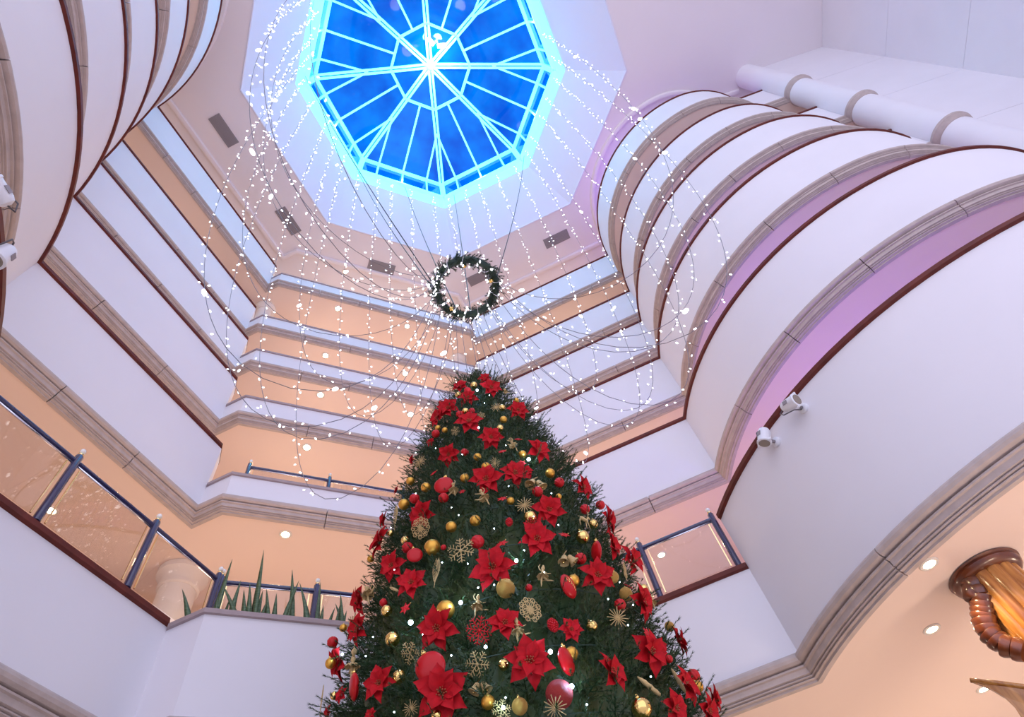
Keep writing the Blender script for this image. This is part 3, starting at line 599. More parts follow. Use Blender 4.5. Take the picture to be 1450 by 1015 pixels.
LEDS = [(0.782, 2.707, 1.997, 5.0), (0.993, 2.524, 2.007, 4.0), (1.597, 2.503, 3.262, 5.0), (1.458, 2.844, 4.562, 4.0), (1.295, 2.408, 2.227, 4.0), (1.081, 2.481, 2.077, 2.5), (0.943, 2.628, 2.342, 2.0), (1.061, 2.605, 2.707, 2.0), (1.322, 2.297, 1.617, 4.0), (1.366, 2.255, 1.432, 4.0), (1.057, 2.42, 1.697, 3.0), (1.07, 2.341, 1.372, 3.0), (1.474, 2.417, 2.602, 2.0), (1.454, 2.744, 4.227, 2.0), (1.533, 2.772, 4.412, 2.0), (1.165, 2.681, 3.397, 2.0), (1.036, 2.876, 3.657, 2.0), (0.951, 3.121, 3.862, 2.0), (1.464, 2.551, 3.437, 2.0), (1.326, 2.671, 3.752, 3.0), (1.333, 2.633, 3.612, 2.0), (0.757, 3.091, 2.992, 2.0), (1.354, 2.404, 2.307, 2.0), (1.87, 2.405, 2.407, 2.0), (1.914, 2.386, 2.157, 2.0), (1.821, 2.322, 1.827, 2.0), (1.941, 2.374, 2.002, 2.0), (0.641, 2.938, 2.057, 2.0), (0.742, 2.912, 2.492, 2.0), (1.155, 2.438, 2.072, 2.0), (0.562, 3.374, 2.232, 3.0), (0.693, 2.665, 1.512, 2.0), (1.088, 2.345, 1.417, 2.0), (1.801, 2.26, 1.512, 2.0), (1.945, 2.279, 1.432, 2.0), (1.424, 2.361, 2.132, 2.0), (1.81, 2.406, 2.502, 2.0), (1.056, 2.527, 2.267, 2.0), (0.824, 2.64, 1.887, 2.0), (0.92, 2.513, 1.702, 2.0), (1.196, 2.322, 1.537, 2.0), (0.94, 2.454, 1.542, 2.0), (1.398, 2.223, 1.337, 2.0), (0.882, 2.912, 3.167, 2.0), (1.034, 2.646, 2.807, 2.0), (1.226, 2.477, 2.512, 2.0), (1.382, 2.485, 2.917, 2.0), (1.665, 2.441, 2.872, 2.0), (1.62, 2.395, 2.542, 2.0), (1.757, 2.33, 1.982, 2.0), (0.613, 2.956, 1.957, 2.0), (0.759, 2.81, 2.257, 2.0)]
TREE_H = [-1.2, 0, 0.8, 1.4, 1.8, 2.2, 2.6, 3.0, 3.5, 4.0, 4.5, 5.0, 5.4, 5.65, 5.78]
TREE_R = [1.75, 1.6, 1.38, 1.2, 1.12, 1.06, 1.0, 0.94, 0.85, 0.74, 0.6, 0.45, 0.28, 0.13, 0.0]
LEAVES = [(-0.432, 5.435, 3.66, -0.64, 5.468, 4.145), (-0.294, 5.409, 3.66, -0.282, 5.411, 4.51), (-0.165, 5.469, 3.66, -0.152, 5.533, 4.368), (-0.013, 5.393, 3.66, -0.299, 5.346, 4.146), (-0.006, 5.385, 3.66, -0.1, 5.376, 4.14), (0.032, 5.383, 3.66, -0.06, 5.376, 4.217), (0.06, 5.445, 3.66, -0.011, 5.409, 4.67), (0.079, 5.448, 3.66, 0.074, 5.462, 4.223), (0.09, 5.382, 3.66, 0.133, 5.392, 4.051), (0.209, 5.406, 3.66, 0.103, 5.392, 4.189), (0.247, 5.408, 3.66, 0.207, 5.439, 4.183), (0.297, 5.424, 3.66, 0.391, 5.369, 4.309), (0.419, 5.434, 3.66, 0.312, 5.479, 4.523), (0.328, 5.411, 3.66, 0.357, 5.366, 4.015), (0.611, 5.419, 3.66, 0.41, 5.489, 4.381), (0.651, 5.478, 3.66, 0.619, 5.505, 4.433), (0.578, 5.47, 3.66, 0.484, 5.526, 4.197), (0.663, 5.418, 3.66, 0.662, 5.353, 4.043), (0.706, 5.445, 3.66, 0.791, 5.455, 4.111), (0.89, 5.416, 3.66, 0.818, 5.372, 4.214), (0.808, 5.421, 3.66, 0.83, 5.416, 4.111), (0.846, 5.407, 3.66, 0.896, 5.374, 4.025), (0.962, 5.426, 3.66, 0.791, 5.483, 4.18), (-0.207, 5.439, 3.66, -0.203, 5.404, 4.04), (-0.242, 5.408, 3.66, -0.313, 5.401, 4.045)]
LEAF_GROUPS = [[0], [1, 2, 23, 24], [3, 4, 5, 6, 7, 8], [9, 10, 11, 13], [12], [14, 15, 16, 17, 18], [19, 20, 21, 22]]

# ------------------------------------------------------------ downlights
M_LENS = mat('warm_lamp_lens', (1, .9, .7), .3, emit=(1.0, .80, .46), estr=30, sample=False)
M_TRIM = mat('downlight_trim', (.8, .74, .66), .4)
DL = [((4.60, 2.19), 2.555, 'nearest the cornice under the curved right bay'), ((5.26, 2.87), 2.555, 'left of the carved wooden column under the right bay'), ((6.60, 3.57), 2.555, 'beside the wooden canopy tip under the right bay'),
      ((.21, 6.74), 6.125, 'over the first-level back planter, above the sword plants'), ((-2.54, 6.89), 6.125, 'over the first-level glass balustrade at far left'), ((5.83, 6.04), 6.125, 'over the first-level glass balustrade on the right'),
      ((.28, 7.78), 9.195, 'over the second-level back gallery'), ((.37, 8.83), 12.395, 'left of two over the third-level back gallery'), ((2.58, 8.85), 12.395, 'right of two over the third-level back gallery'),
      ((.32, 9.70), 15.565, 'left of two over the fourth-level back gallery'), ((2.67, 9.69), 15.565, 'right of two over the fourth-level back gallery'), ((.38, 9.74), 18.665, 'left of two over the fifth-level back gallery'), ((2.74, 9.74), 18.665, 'right of two over the fifth-level back gallery'),
      ((.38, 10.01), 22.3, 'left of two in the main ceiling at the back'), ((2.92, 10.02), 22.3, 'right of two in the main ceiling at the back')]
tr_me = MB().lathe([(.055, .0), (.055, -.006), (.062, -.012), (.085, -.012), (.092, -.004), (.092, 0)], 20).mesh('trim_ring', M_TRIM, True)
le_me = MB().lathe([(.001, -.014), (.04, -.013), (.056, -.008), (.056, 0)], 20).mesh('lens', M_LENS, True)
for (x, y), z, wd in DL:
    e = empty('downlight', (x, y, z)); tag(e, 'lit recessed downlight ' + wd, 'downlight', 'recessed downlights')
    k = .75 + .35 * min(z / 12, 1.3)
    for nm, me in (('trim_ring', tr_me), ('lens', le_me)): inst(nm, me, e, Matrix.Scale(k, 4))
    lamp('lamp_light', (x, y, z - .05), 30 if z < 7 else 22, (1, .74, .42), .05, 'SPOT', spot=radians(130), target=(x, y, z - 2))

# ------------------------------------------------------------ balustrades
M_CHR = mat('polished_chrome', (.75, .76, .85), .18, metal=1)
M_CRYST = mat('crystal_finial', (.95, .92, .85), .05, spec=.9, coat=1)
fin_me = MB().lathe([(.018, 0), (.026, .012), (.026, .02), (.016, .026), (.012, .034)], 14).mesh('finial_cup', M_BRASS, True)
cry_me = MB().ball((0, 0, .058), .026, 14, 10).mesh('finial_ball', M_CRYST, True)
def balustrade(name, pts, z0, z1, label, glass=True):
    e = empty(name, (pts[0][0], pts[0][1], z0)); tag(e, label, 'balustrade')
    o = Vector((pts[0][0], pts[0][1])); H = z1 - z0
    L = [Vector(p) - o for p in pts]
    for p in L:
        po = MB().lathe([(.034, 0), (.034, H + .03), (.026, H + .045)], 16, (p.x, p.y, 0)).build('post', M_NAVY, e); smooth_by_angle(po, 40)
        for nm, me in (('finial_cup', fin_me), ('finial_ball', cry_me)): inst(nm, me, po, Matrix.Translation((p.x, p.y, H + .045)))
    for a, b in zip(L, L[1:]):
        d = (b - a).normalized(); n = Vector((-d.y, d.x)); A = Vector((a.x, a.y, H - .03)); B = Vector((b.x, b.y, H - .03))
        r = MB().tube([A, B], .024, 12).build('top_rail', M_NAVY, e); smooth_by_angle(r, 40)
        MB().tube([A - Vector((0, 0, .028)), B - Vector((0, 0, .028))], .010, 8).build('chrome_strip', M_CHR, e, True)
        if glass:
            p, q = a + d * .075, b - d * .075; t = n * .005
            v = [(w.x + s * t.x, w.y + s * t.y, z) for z in (.03, H - .075) for w, s in ((p, -1), (q, -1), (q, 1), (p, 1))]
            mk('glass_pane', v, [(0, 1, 2, 3), (7, 6, 5, 4), (0, 4, 5, 1), (1, 5, 6, 2), (2, 6, 7, 3), (3, 7, 4, 0)], M_GLASS, e)
            for w in (p - d * .006, q + d * .006):
                MB().box((w.x, w.y, H / 2 - .02), (.012, .012, H - .11), Matrix.Rotation(atan2(d.y, d.x), 3, 'Z')).build('brass_edge', M_BRASS, e)
balustrade('glass_balustrade', [(-3.05, 3.02), (-2.36, 3.71), (-1.674, 4.39), (-1.01, 5.05), (-.374, 5.69)], HR[0] - .66, 4.49, 'glass balustrade with navy posts along the lower left gallery')
balustrade('glass_balustrade', [(-.374 + .03, 5.72), (.61, 5.69), (1.59, 5.69), (2.55, 5.69)], HR[0] - .66, 4.49, 'glass balustrade with navy posts behind the sword plants')
balustrade('glass_balustrade', [(2.75, 5.50), (3.335, 4.91), (3.92, 4.325), (4.535, 3.715)], HR[0] - .66, 4.46, 'glass balustrade with navy posts right of the Christmas tree')
balustrade('glass_balustrade', [(-.513, 6.93), (.689, 6.93), (1.89, 6.93), (3.09, 6.93)], CT[1] + .05, 7.53, 'navy railing behind the second-level back planter')

# ------------------------------------------------------------ sword plants
M_LEAF = mat('sword_leaf_green', (0.055, 0.11, 0.05), .4, col2=(.13, .20, .10), nscale=25, stretch=(1, 1, 3))
WH = ['lone sword plant leaning at the left end of the back planter', 'sword plant with a tall blade, second from left in the back planter', 'largest bushy sword plant in the back planter with the tallest blade', 'sword plant right of the largest one in the back planter', 'single upright sword plant blade in the middle of the back planter', 'sword plant beside the navy post in the back planter', 'sword plant next to the Christmas tree in the back planter']
for g, wd in zip(LEAF_GROUPS, WH):
    bx = sum(LEAVES[k][0] for k in g) / len(g); by = sum(LEAVES[k][1] for k in g) / len(g); bz = 3.66
    e = empty('sword_plant', (bx, by, bz)); tag(e, wd, 'plant', 'sword plants in the back planter')
    for k in g:
        x0, y0, z0, x1, y1, z1 = LEAVES[k]; A = Vector((x0 - bx, y0 - by, -.06)); B = Vector((x1 - bx, y1 - by, z1 - bz))
        L = (B - A).length; wdt = .048 + .012 * min(L, .7); v = []; f = []; n = 9
        mid = A.lerp(B, .5) + Vector(((A.x - B.x) * .18, 0, .06 * abs(B.x - A.x)))
        yaw = random.uniform(-.5, .5); s = Vector((cos(yaw), sin(yaw), 0)); dp = Vector((-sin(yaw), cos(yaw), 0))
        for j in range(n + 1):
            t = j / n; p = A * (1 - t) ** 2 + mid * 2 * t * (1 - t) + B * t * t
            w = wdt * (.55 + .9 * t - 1.45 * t * t if t < .62 else 1.02 * (1 - t) ** .75 * 1.0) ; w = max(w, .0008)
            v += [p - s * w * .8, p + dp * w * .28, p + s * w * .8, p + dp * w * .1]
        for j in range(n):
            for q in range(4): f.append((j * 4 + q, j * 4 + (q + 1) % 4, (j + 1) * 4 + (q + 1) % 4, (j + 1) * 4 + q))
        f.append((3, 2, 1, 0)); mk('leaf', v, f, M_LEAF, e, True)
so = MB()
P0 = LEV[0]['path']; a0_, a1_ = P0[42], P0[43]
so.box(((a0_[0] + a1_[0]) / 2, a0_[1] + .37, 3.57), (a1_[0] - a0_[0] + .0, .32, .16)); soil = so.build('planter_soil', mat('soil', (.05, .035, .025), .95, bump=.6)); tag(soil, 'dark planter soil under the sword plants', 'soil', kind='stuff')

# ------------------------------------------------------------ gallery columns
for (x, y), zt, zb, wd in (((-.95, 7.78), 6.12, CT[0] + .02, 'cream gallery column behind the lower left glass balustrade'), ((-1.80, 10.42), 18.66, CT[4] + .02, 'cream gallery column at the left of the fifth-level back gallery'), ((4.86, 10.60), 18.66, CT[4] + .02, 'cream gallery column at the right of the fifth-level back gallery')):
    e = empty('gallery_column', (x, y, zb)); H = zt - zb; tag(e, wd, 'column', 'gallery columns')
    smooth_by_angle(MB().lathe([(.24, 0), (.235, H - .30)], 28).build('shaft', M_CREAM, e), 40)
    smooth_by_angle(MB().lathe([(.245, H - .30), (.265, H - .28), (.265, H - .25), (.25, H - .235), (.26, H - .18), (.31, H - .10), (.33, H - .08), (.33, H)], 28).build('capital', M_CREAM, e), 35)

# ------------------------------------------------------------ floodlights
M_LENSG = mat('floodlight_lens', (.26, .21, .16), .25, coat=.3)
M_DARKM = mat('dark_metal', (.12, .11, .12), .4, metal=.6)
def floodlight(mount, inward, aim, label, up=1):
    """white wall floodlight: base plate on the wall, arm, drum body with rim and lens, bracket and cable"""
    m = Vector(mount); n = Vector(inward).normalized(); a = Vector(aim).normalized()
    e = empty('floodlight', m); tag(e, label, 'floodlight', 'wall floodlights')
    q = n.to_track_quat('Z', 'Y').to_matrix()
    smooth_by_angle(MB().lathe([(.05, 0), (.05, .02), (.04, .028), (.025, .032)], 20, (0, 0, 0), q).build('base_plate', M_WHITE, e), 40)
    c = n * .15 + Vector((0, 0, .015)); MB().tube([n * .03, n * .08, c - a * .02], .017, 10).build('arm', M_GREY, e, True)
    qa = a.to_track_quat('Z', 'Y').to_matrix()
    body = MB().lathe([(.025, -.115), (.05, -.10), (.06, -.072), (.063, .04), (.069, .044), (.069, .06), (.06, .064)], 22, c, qa).build('housing', M_WHITE, e); smooth_by_angle(body, 35)
    smooth_by_angle(MB().lathe([(.001, .067), (.035, .068), (.052, .067), (.052, .06)], 22, c, qa).build('lens', M_LENSG, e), 50)
    s = a.cross(n);
    if s.length < .1: s = a.orthogonal()
    s.normalize()
    for sg in (-1, 1): MB().box(c + s * sg * .074 + a * .05, (.016, .024, .024), qa).build('clip', M_WHITE, body)
    MB().box(c + n * .079 * 0 + (s.cross(a)) * .063 - a * .03, (.04, .004, .05), (Matrix((s, s.cross(a), a)).transposed())).build('rating_label', M_GREY, body)
    ce_ = c - a * .11
    MB().tube([ce_, ce_ - a * .05 + s * .03, ce_ + s * .08 + n * .02, c + s * .08, n * .05 + s * .03, n * .02], .006, 6).build('cable', M_DARKM, e, True)
CR, CU, CF = (cam.matrix_world.to_3x3() @ Vector(q) for q in ((1, 0, 0), (0, 1, 0), (0, 0, -1)))
floodlight((4.427, 2.0, 4.20), (-1, -.12, 0), CR * .45 + CU * .6 - CF * .75, 'white floodlight on the right bay wall, nearer the wooden handrail end')
floodlight((4.400, 2.43, 4.20), (-1, -.02, 0), -CR * .25 - CU * .7 - CF * .7, 'white floodlight on the right bay wall, nearer the Christmas tree')
floodlight((-2.19, 1.95, 4.12), (1, -.14, 0), CU * .85 - CR * .3 - CF * .4, 'white floodlight on the left bay wall, upper of two at the picture edge')
floodlight((-2.18, 2.40, 4.12), (1, -.04, 0), -CU * .55 + CR * .1 - CF * .85, 'white floodlight on the left bay wall, lower one facing down')

# ------------------------------------------------------------ carved wooden column and canopy
M_OAK = mat('golden_oak', (0.60, 0.27, 0.065), .25, coat=.5, col2=(.30, .10, .02), nscale=4, stretch=(6, 6, .8))
M_OAKD = mat('dark_carved_oak', (0.17, 0.045, 0.014), .3, coat=.5, col2=(.09, .02, .008), nscale=7)
wc = empty('carved_wooden_column', (5.17, 2.17, FZ)); tag(wc, 'fluted golden oak column with dark collar and carved scroll at lower right', 'column')
HW = 2.545 - FZ
smooth_by_angle(MB().lathe([(.225, 0), (.205, HW - .03)], 96, star=lambda a, z: 1 + .09 * (abs(sin(a * 6)) ** .6 - .6)).build('fluted_shaft', M_OAK, wc), 60)
smooth_by_angle(MB().lathe([(.2, HW - .075), (.235, HW - .07), (.262, HW - .05), (.27, HW - .03), (.262, HW - .012), (.28, HW)], 48).build('collar', M_OAKD, wc), 40)
for k in range(12):
    a = radians(30 * k + 10); MB().ball((.19 * cos(a), .19 * sin(a), HW - .12), .010, 8, 6).build('stud', M_OAKD, wc, True)
br = [(4.925, 2.25, 2.47), (4.905, 2.27, 2.35), (4.882, 2.315, 2.275), (4.862, 2.356, 2.215), (4.848, 2.385, 2.124), (4.855, 2.372, 2.029), (4.89, 2.30, 1.935)]
br = [Vector(p) - Vector((5.17, 2.17, FZ)) for p in br]
fine = br
for j in range(len(fine) - 1):
    a, b = fine[j], fine[j + 1]; d = b - a; c_ = (a + b) / 2 + Vector((.075, -.03, 0)); q = d.to_track_quat('Z', 'X').to_matrix(); l_ = d.length
    for t in (-.27, .27):
        o = MB().lathe([(.05, -l_ * .30), (.080, -l_ * .26), (.082, -l_ * .1), (.070, l_ * .22), (.045, l_ * .30)], 20, c_ + d * t, q).build('scroll_segment', M_OAKD, wc); smooth_by_angle(o, 45)
MB().tube([fine[0] + Vector((.12, -.03, .03)), fine[0] + Vector((.06, -.01, 0)), fine[1]], .05, 12, rs=[.03, .055, .05]).build('scroll_leaf', M_OAKD, wc, True)
cp = [Vector(p) for p in ((4.032, 2.214, 1.63), (4.075, 2.125, 1.557), (4.125, 2.036, 1.484), (4.28, 1.75, 1.26), (4.28, 1.75, .95), (4.16, 1.97, 1.12), (4.10, 2.09, 1.30), (4.073, 2.138, 1.374), (4.077, 2.13, 1.431), (4.073, 2.139, 1.496), (4.058, 2.166, 1.56))]
nn = Vector((.88, .47, .0)).normalized() * .05
k = len(cp); can = mk('wooden_canopy', [p - cp[3] for p in cp] + [p + nn - cp[3] for p in cp], [tuple(range(k))[::-1], tuple(range(k, 2 * k))] + [(j, (j + 1) % k, (j + 1) % k + k, j + k) for j in range(k)], M_OAK, loc=cp[3]); tag(can, 'curved golden oak canopy corner with a sharp tip at bottom right', 'canopy')
post_ = MB().box((0, 0, 0), (.12, .12, 2.5), Matrix.Rotation(.5, 3, 'Z')).build('canopy_post', M_OAK, can, loc=(.06, .03, 1.0 - 1.26 - 1.3)) ; 
MB().tube([cp[0] - cp[3], cp[1] - cp[3] + Vector((0, 0, .008)), cp[2] - cp[3] + Vector((0, 0, .01)), Vector((0, 0, .012))], .014, 8).build('canopy_edge', M_OAK, can, True)

# ------------------------------------------------------------ Christmas tree
M_NEED = mat('fir_needles', (0.016, 0.054, 0.013), .5, col2=(0.062, 0.080, 0.016), nscale=4)
M_BARK = mat('bark', (.06, .035, .02), .9)
AXB = Vector((1.60, 3.43, 1.5)); AXT = Vector((1.75, 3.36, 5.78))
def taxis(h): t = (h - AXB.z) / (AXT.z - AXB.z); return Vector((AXB.x + (AXT.x - AXB.x) * t, AXB.y + (AXT.y - AXB.y) * t, h))
def tprof(h):
    for a, b, ra, rb in zip(TREE_H, TREE_H[1:], TREE_R, TREE_R[1:]):
        if a <= h <= b: return ra + (rb - ra) * (h - a) / (b - a)
    return 0
base = taxis(FZ); tree = empty('christmas_tree', base); tag(tree, 'tall decorated Christmas tree in the middle of the atrium', 'tree')
MB().tube([taxis(h) - base for h in (FZ, 1, 3, 5.6)], .1, 12, rs=[.14, .11, .06, .02]).build('trunk', M_BARK, tree, True)
co = MB(); rs_ = random.Random(4); v = []; f = []; hh = [FZ + .35 + k * .2 for k in range(36)]; hh = [h for h in hh if h < 5.6] + [5.68]; nseg = 40
for h in hh:
    r = max(tprof(h) - .20, .02) if h < 5.3 else max(tprof(h) * .35, .01); c = taxis(h) - base
    for k in range(nseg):
        a = 2 * pi * k / nseg; rr = r * (1 + rs_.uniform(-.07, .07)); v.append((c.x + rr * cos(a), c.y + rr * sin(a), c.z + rs_.uniform(-.04, .04)))
for i in range(len(hh) - 1):
    for k in range(nseg): f.append((i * nseg + k, i * nseg + (k + 1) % nseg, (i + 1) * nseg + (k + 1) % nseg, (i + 1) * nseg + k))
f.append(tuple(range(nseg))[::-1]); f.append(tuple((len(hh) - 1) * nseg + k for k in range(nseg)))
tag(mk('inner_foliage', v, f, M_NEED, tree), kind='stuff')
def sprig(V, F, p, d, L, rnd, nl=.032, w=.0021, step=.0032):
    d = d.normalized(); u = d.orthogonal().normalized(); wv = d.cross(u); n = int(L / step)
    t0 = p; k0 = len(V)
    V += [p + u * .003, p - u * .003, p + d * L]; F.append((k0, k0 + 1, k0 + 2))
    for j in range(n):
        s = j / n; a = rnd.uniform(0, 2 * pi); rad = u * cos(a) + wv * sin(a)
        q = p + d * (L * s); ln = nl * rnd.uniform(.75, 1.1) * (1 - .35 * s)
        tip = q + (rad * .78 + d * (.55 + .5 * s)).normalized() * ln
        sd = (tip - q).cross(d).normalized() * w
        k0 = len(V); V += [q + sd, q - sd, tip]; F.append((k0, k0 + 1, k0 + 2))
    k0 = len(V)
    for j in range(7):
        a = 2 * pi * j / 7; rad = u * cos(a) + wv * sin(a); q = p + d * L; tip = q + (rad * .45 + d).normalized() * nl * .8; sd = rad.cross(d) * w
        k0 = len(V); V += [q + sd, q - sd, tip]; F.append((k0, k0 + 1, k0 + 2))
BOUGH = []
for vv in range(8):
    rnd = random.Random(20 + vv); V = []; F = []
    stem = lambda t: Vector((.42 * t, .03 * sin(t * 3 + vv), .10 * t * t - .02 * t))
    mb_ = MB().tube([stem(t / 5) for t in range(6)], .006, 5, rs=[.009, .008, .007, .006, .004, .002])
    V += [Vector(q) for q in mb_.v]; F += mb_.f
    for j in range(17):
        t = .18 + .8 * j / 17; p = stem(t); sg = 1 if j % 2 else -1; ang = radians(rnd.uniform(28, 62)) * sg
        d = Vector((cos(ang), sin(ang), rnd.uniform(-.35, .55)))
        sprig(V, F, p, d, rnd.uniform(.08, .125), rnd)
    sprig(V, F, stem(.97), Vector((1, 0, .45)), .13, rnd); sprig(V, F, stem(.9), Vector((1, .15, .9)), .11, rnd); sprig(V, F, stem(.9), Vector((1, -.2, -.3)), .11, rnd)
    me = bpy.data.meshes.new('bough'); me.from_pydata([tuple(q) for q in V], [], F); me.materials.append(M_NEED); me.update(); BOUGH.append(me)
rnd = random.Random(11); view = atan2(-AXB.y, -AXB.x); nb = 0
def bough(h, a, rad, sc, pitch, parent_me=None):
    c = taxis(h) - base; root = rad - .42 * sc
    mx = Matrix.Translation((c.x + root * cos(a), c.y + root * sin(a), c.z)) @ Matrix.Rotation(a, 4, 'Z') @ Matrix.Rotation(-pitch, 4, 'Y') @ Matrix.Rotation(rnd.uniform(-.6, .6), 4, 'X') @ Matrix.Scale(sc, 4)
    inst('bough', BOUGH[rnd.randrange(8)], tree, mx)
# visible boughs: rows whose spacing follows the cone
h = 1.05; row = 0
while h < 5.5:
    r = tprof(h); span = radians(250); n = max(5, int(r * span / .165))
    for k in range(n):
        a = view - span / 2 + span * (k + (row % 2) * .5 + rnd.uniform(-.3, .3)) / n
        bough(h + rnd.uniform(-.07, .07) - .06, a, r + rnd.uniform(-.10, -.005), 1.0 if r > .5 else .6 + .8 * r, rnd.uniform(-.15, .3)); nb += 1
    h += .235; row += 1
for k in range(7): bough(5.42 + .03 * k, view + k * 2.4, .20 - .015 * k, .52, .9); nb += 1
bough(5.50, view, .12, .42, 1.35); nb += 1
for h, n in ((.6, 9), (.0, 9), (-.6, 9)):
    for k in range(n): bough(h, view + (k - n / 2) * .42, tprof(h), 1.35, .0); nb += 1
print('boughs', nb)
V = []; F = []; rnd = random.Random(31)
for k in range(5200):
    h = 1.0 + 4.55 * (1 - sqrt(rnd.random() * .94 + .06 * rnd.random())) if k % 9 else rnd.uniform(3.8, 5.6)
    r = tprof(h); a = view + rnd.uniform(-1, 1) * radians(118); c = taxis(h) - base; rr = max(r - rnd.uniform(.10, .24), .02)
    o_ = Vector((cos(a), sin(a), 0)); t_ = Vector((-sin(a), cos(a), 0))
    sprig(V, F, c + o_ * rr, o_ * rnd.uniform(.5, 1) + t_ * rnd.uniform(-.8, .8) + Vector((0, 0, rnd.uniform(-.5, .7))), rnd.uniform(.08, .13), rnd, step=.0048, w=.0026)
me = bpy.data.meshes.new('filler_foliage'); me.from_pydata([tuple(q) for q in V], [], F); me.materials.append(M_NEED); me.update(); tag(inst('filler_foliage', me, tree), kind='stuff')

# ------------------------------------------------------------ ornaments
M_GM = mat('matte_gold', (0.75, 0.40, 0.065), .36, metal=.85)
M_GS = mat('mirror_gold', (0.95, 0.66, 0.22), .08, metal=1)
M_GG = mat('glitter_gold', (0.70, 0.36, 0.055), .42, metal=.75, bump=.9, bscale=160, col2=(.90, .58, .18), nscale=120)
M_GF = mat('pale_gold_glitter', (0.66, 0.46, 0.18), .45, metal=.55, bump=.6, bscale=120, col2=(.85, .66, .34), nscale=90)
M_RR = mat('satin_red', (0.55, 0.010, 0.014), .4, spec=.3)
M_RD = mat('glossy_red', (0.52, 0.006, 0.010), .28, spec=.3)
M_RG = mat('glitter_red', (0.60, 0.012, 0.016), .5, bump=1, bscale=150, col2=(.85, .10, .08), nscale=130)
M_PET = mat('red_velvet_petal', (0.52, 0.003, 0.010), .7, spec=.25, col2=(.36, .002, .008), nscale=9)
M_STA = mat('stamen_bead', (.30, .015, .015), .4, col2=(.45, .16, .05), nscale=200)
def cap_me(): return MB().lathe([(.10, .475), (.10, .545), (.06, .565), (.02, .57)], 12).tube([(.05 * cos(a), 0, .60 + .05 * sin(a)) for a in [k * pi / 5 for k in range(11)]], .012, 5, False).mesh('cap', M_GS, True)
CAP = cap_me()
def ballmesh(m, ribs=0):
    mb = MB(); n, k = (40, 14) if ribs else (28, 16)
    prof = [(max(.5 * sin(pi * i / k), .002), -.5 * cos(pi * i / k)) for i in range(k + 1)]
    mb.lathe(prof, n, star=(lambda a, z: 1 + .075 * sin(ribs * a + z * 6)) if ribs else None); return mb.mesh('ball', m, True)
def petal_mesh(L, w, name='petal'):
    v = []; f = []; n = 7
    for j in range(n + 1):
        t = j / n; ww = w * (sin(pi * min(t * .93 + .07, 1)) ** .8) * (1 if t < .45 else (1 - ((t - .45) / .55) ** 2.2)) + (.004 if t < 1 else 0)
        z = .16 * sin(t * 2.4) * L - .12 * t * t * L; x = L * (.05 + .95 * t)
        v += [(x, -ww, z + ww * .30), (x, -ww * .45, z + ww * .02), (x, 0, z - ww * .10), (x, ww * .45, z + ww * .02), (x, ww, z + ww * .30)]
    for j in range(n):
        for q in range(4): f.append((j * 5 + q, j * 5 + q + 1, (j + 1) * 5 + q + 1, (j + 1) * 5 + q))
    me = bpy.data.meshes.new(name); me.from_pydata(v, [], f); me.materials.append(M_PET); me.polygons.foreach_set('use_smooth', [True] * len(f)); me.update(); return me
PET = [petal_mesh(.53, .155), petal_mesh(.52, .14), petal_mesh(.40, .125)]
sm = MB(); rnd = random.Random(5)
for k in range(12):
    a = k * 2.4; r = .018 * k ** .5 + .01; p = (r * 1.3 * cos(a), r * 1.3 * sin(a), .10 + .01 * (k % 3)); sm.tube([(0, 0, .02), p], .006, 4); sm.ball(p, .018, 6, 4)
STAM = sm.mesh('stamens', M_STA, True)
def star_mesh(m, n=6, d=.13):
    v = [(0, 0, d), (0, 0, -d)]; f = []
    for k in range(2 * n):
        a = pi * k / n; r = .5 if k % 2 == 0 else .25; v.append((r * cos(a), r * sin(a), 0))
    for k in range(2 * n): a, b = 2 + k, 2 + (k + 1) % (2 * n); f += [(0, a, b), (1, b, a)]
    me = bpy.data.meshes.new('star'); me.from_pydata(v, [], f); me.materials.append(m); me.update(); return me
def flake(m, arms=6, spikes=False, th=.035):
    mb = MB()
    for k in range(arms):
        a = 2 * pi * k / arms; R = Matrix.Rotation(a, 3, 'Z'); q = lambda x, y: R @ Vector((x, y, 0))
        L = .5 if not spikes or k % 2 == 0 else .40
        mb.tube([q(.03, 0), q(L, 0)], th * .55, 5)
        if spikes: mb.ball(q(L * .97, 0), th * .8, 6, 4); mb.ball(q(L * .6, 0), th * .75, 6, 4)
        else:
            for x, l in ((.16, .10), (.28, .15), (.40, .10)):
                for s in (-1, 1): mb.tube([q(x, 0), q(x + l * .6, s * l)], th * .45, 4); mb.ball(q(x + l * .6, s * l), th * .7, 6, 4)
    mb.ball((0, 0, 0), .06, 8, 6); return mb.mesh('flake', m, True)
def filigree(m):
    mb = MB()
    for k in range(8):
        a = 2 * pi * k / 8; R = Matrix.Rotation(a, 3, 'Z')
        for (cx_, rad, sx) in ((.20, .085, 1.9), (.40, .085, 1.1)):
            mb.tube([R @ Vector((cx_ + rad * sx * cos(t), rad * sin(t), 0)) for t in [2 * pi * j / 14 for j in range(15)]], .018, 5, False)
        mb.tube([R @ Vector((.02, 0, 0)), R @ Vector((.48, 0, 0))], .014, 4)
        R2_ = Matrix.Rotation(a + pi / 8, 3, 'Z'); mb.tube([R2_ @ Vector((.40 + .06 * cos(t), .06 * sin(t), 0)) for t in [2 * pi * j / 12 for j in range(13)]], .016, 5, False)
    mb.ball((0, 0, 0), .05, 8, 6); return mb.mesh('filigree', m, True)
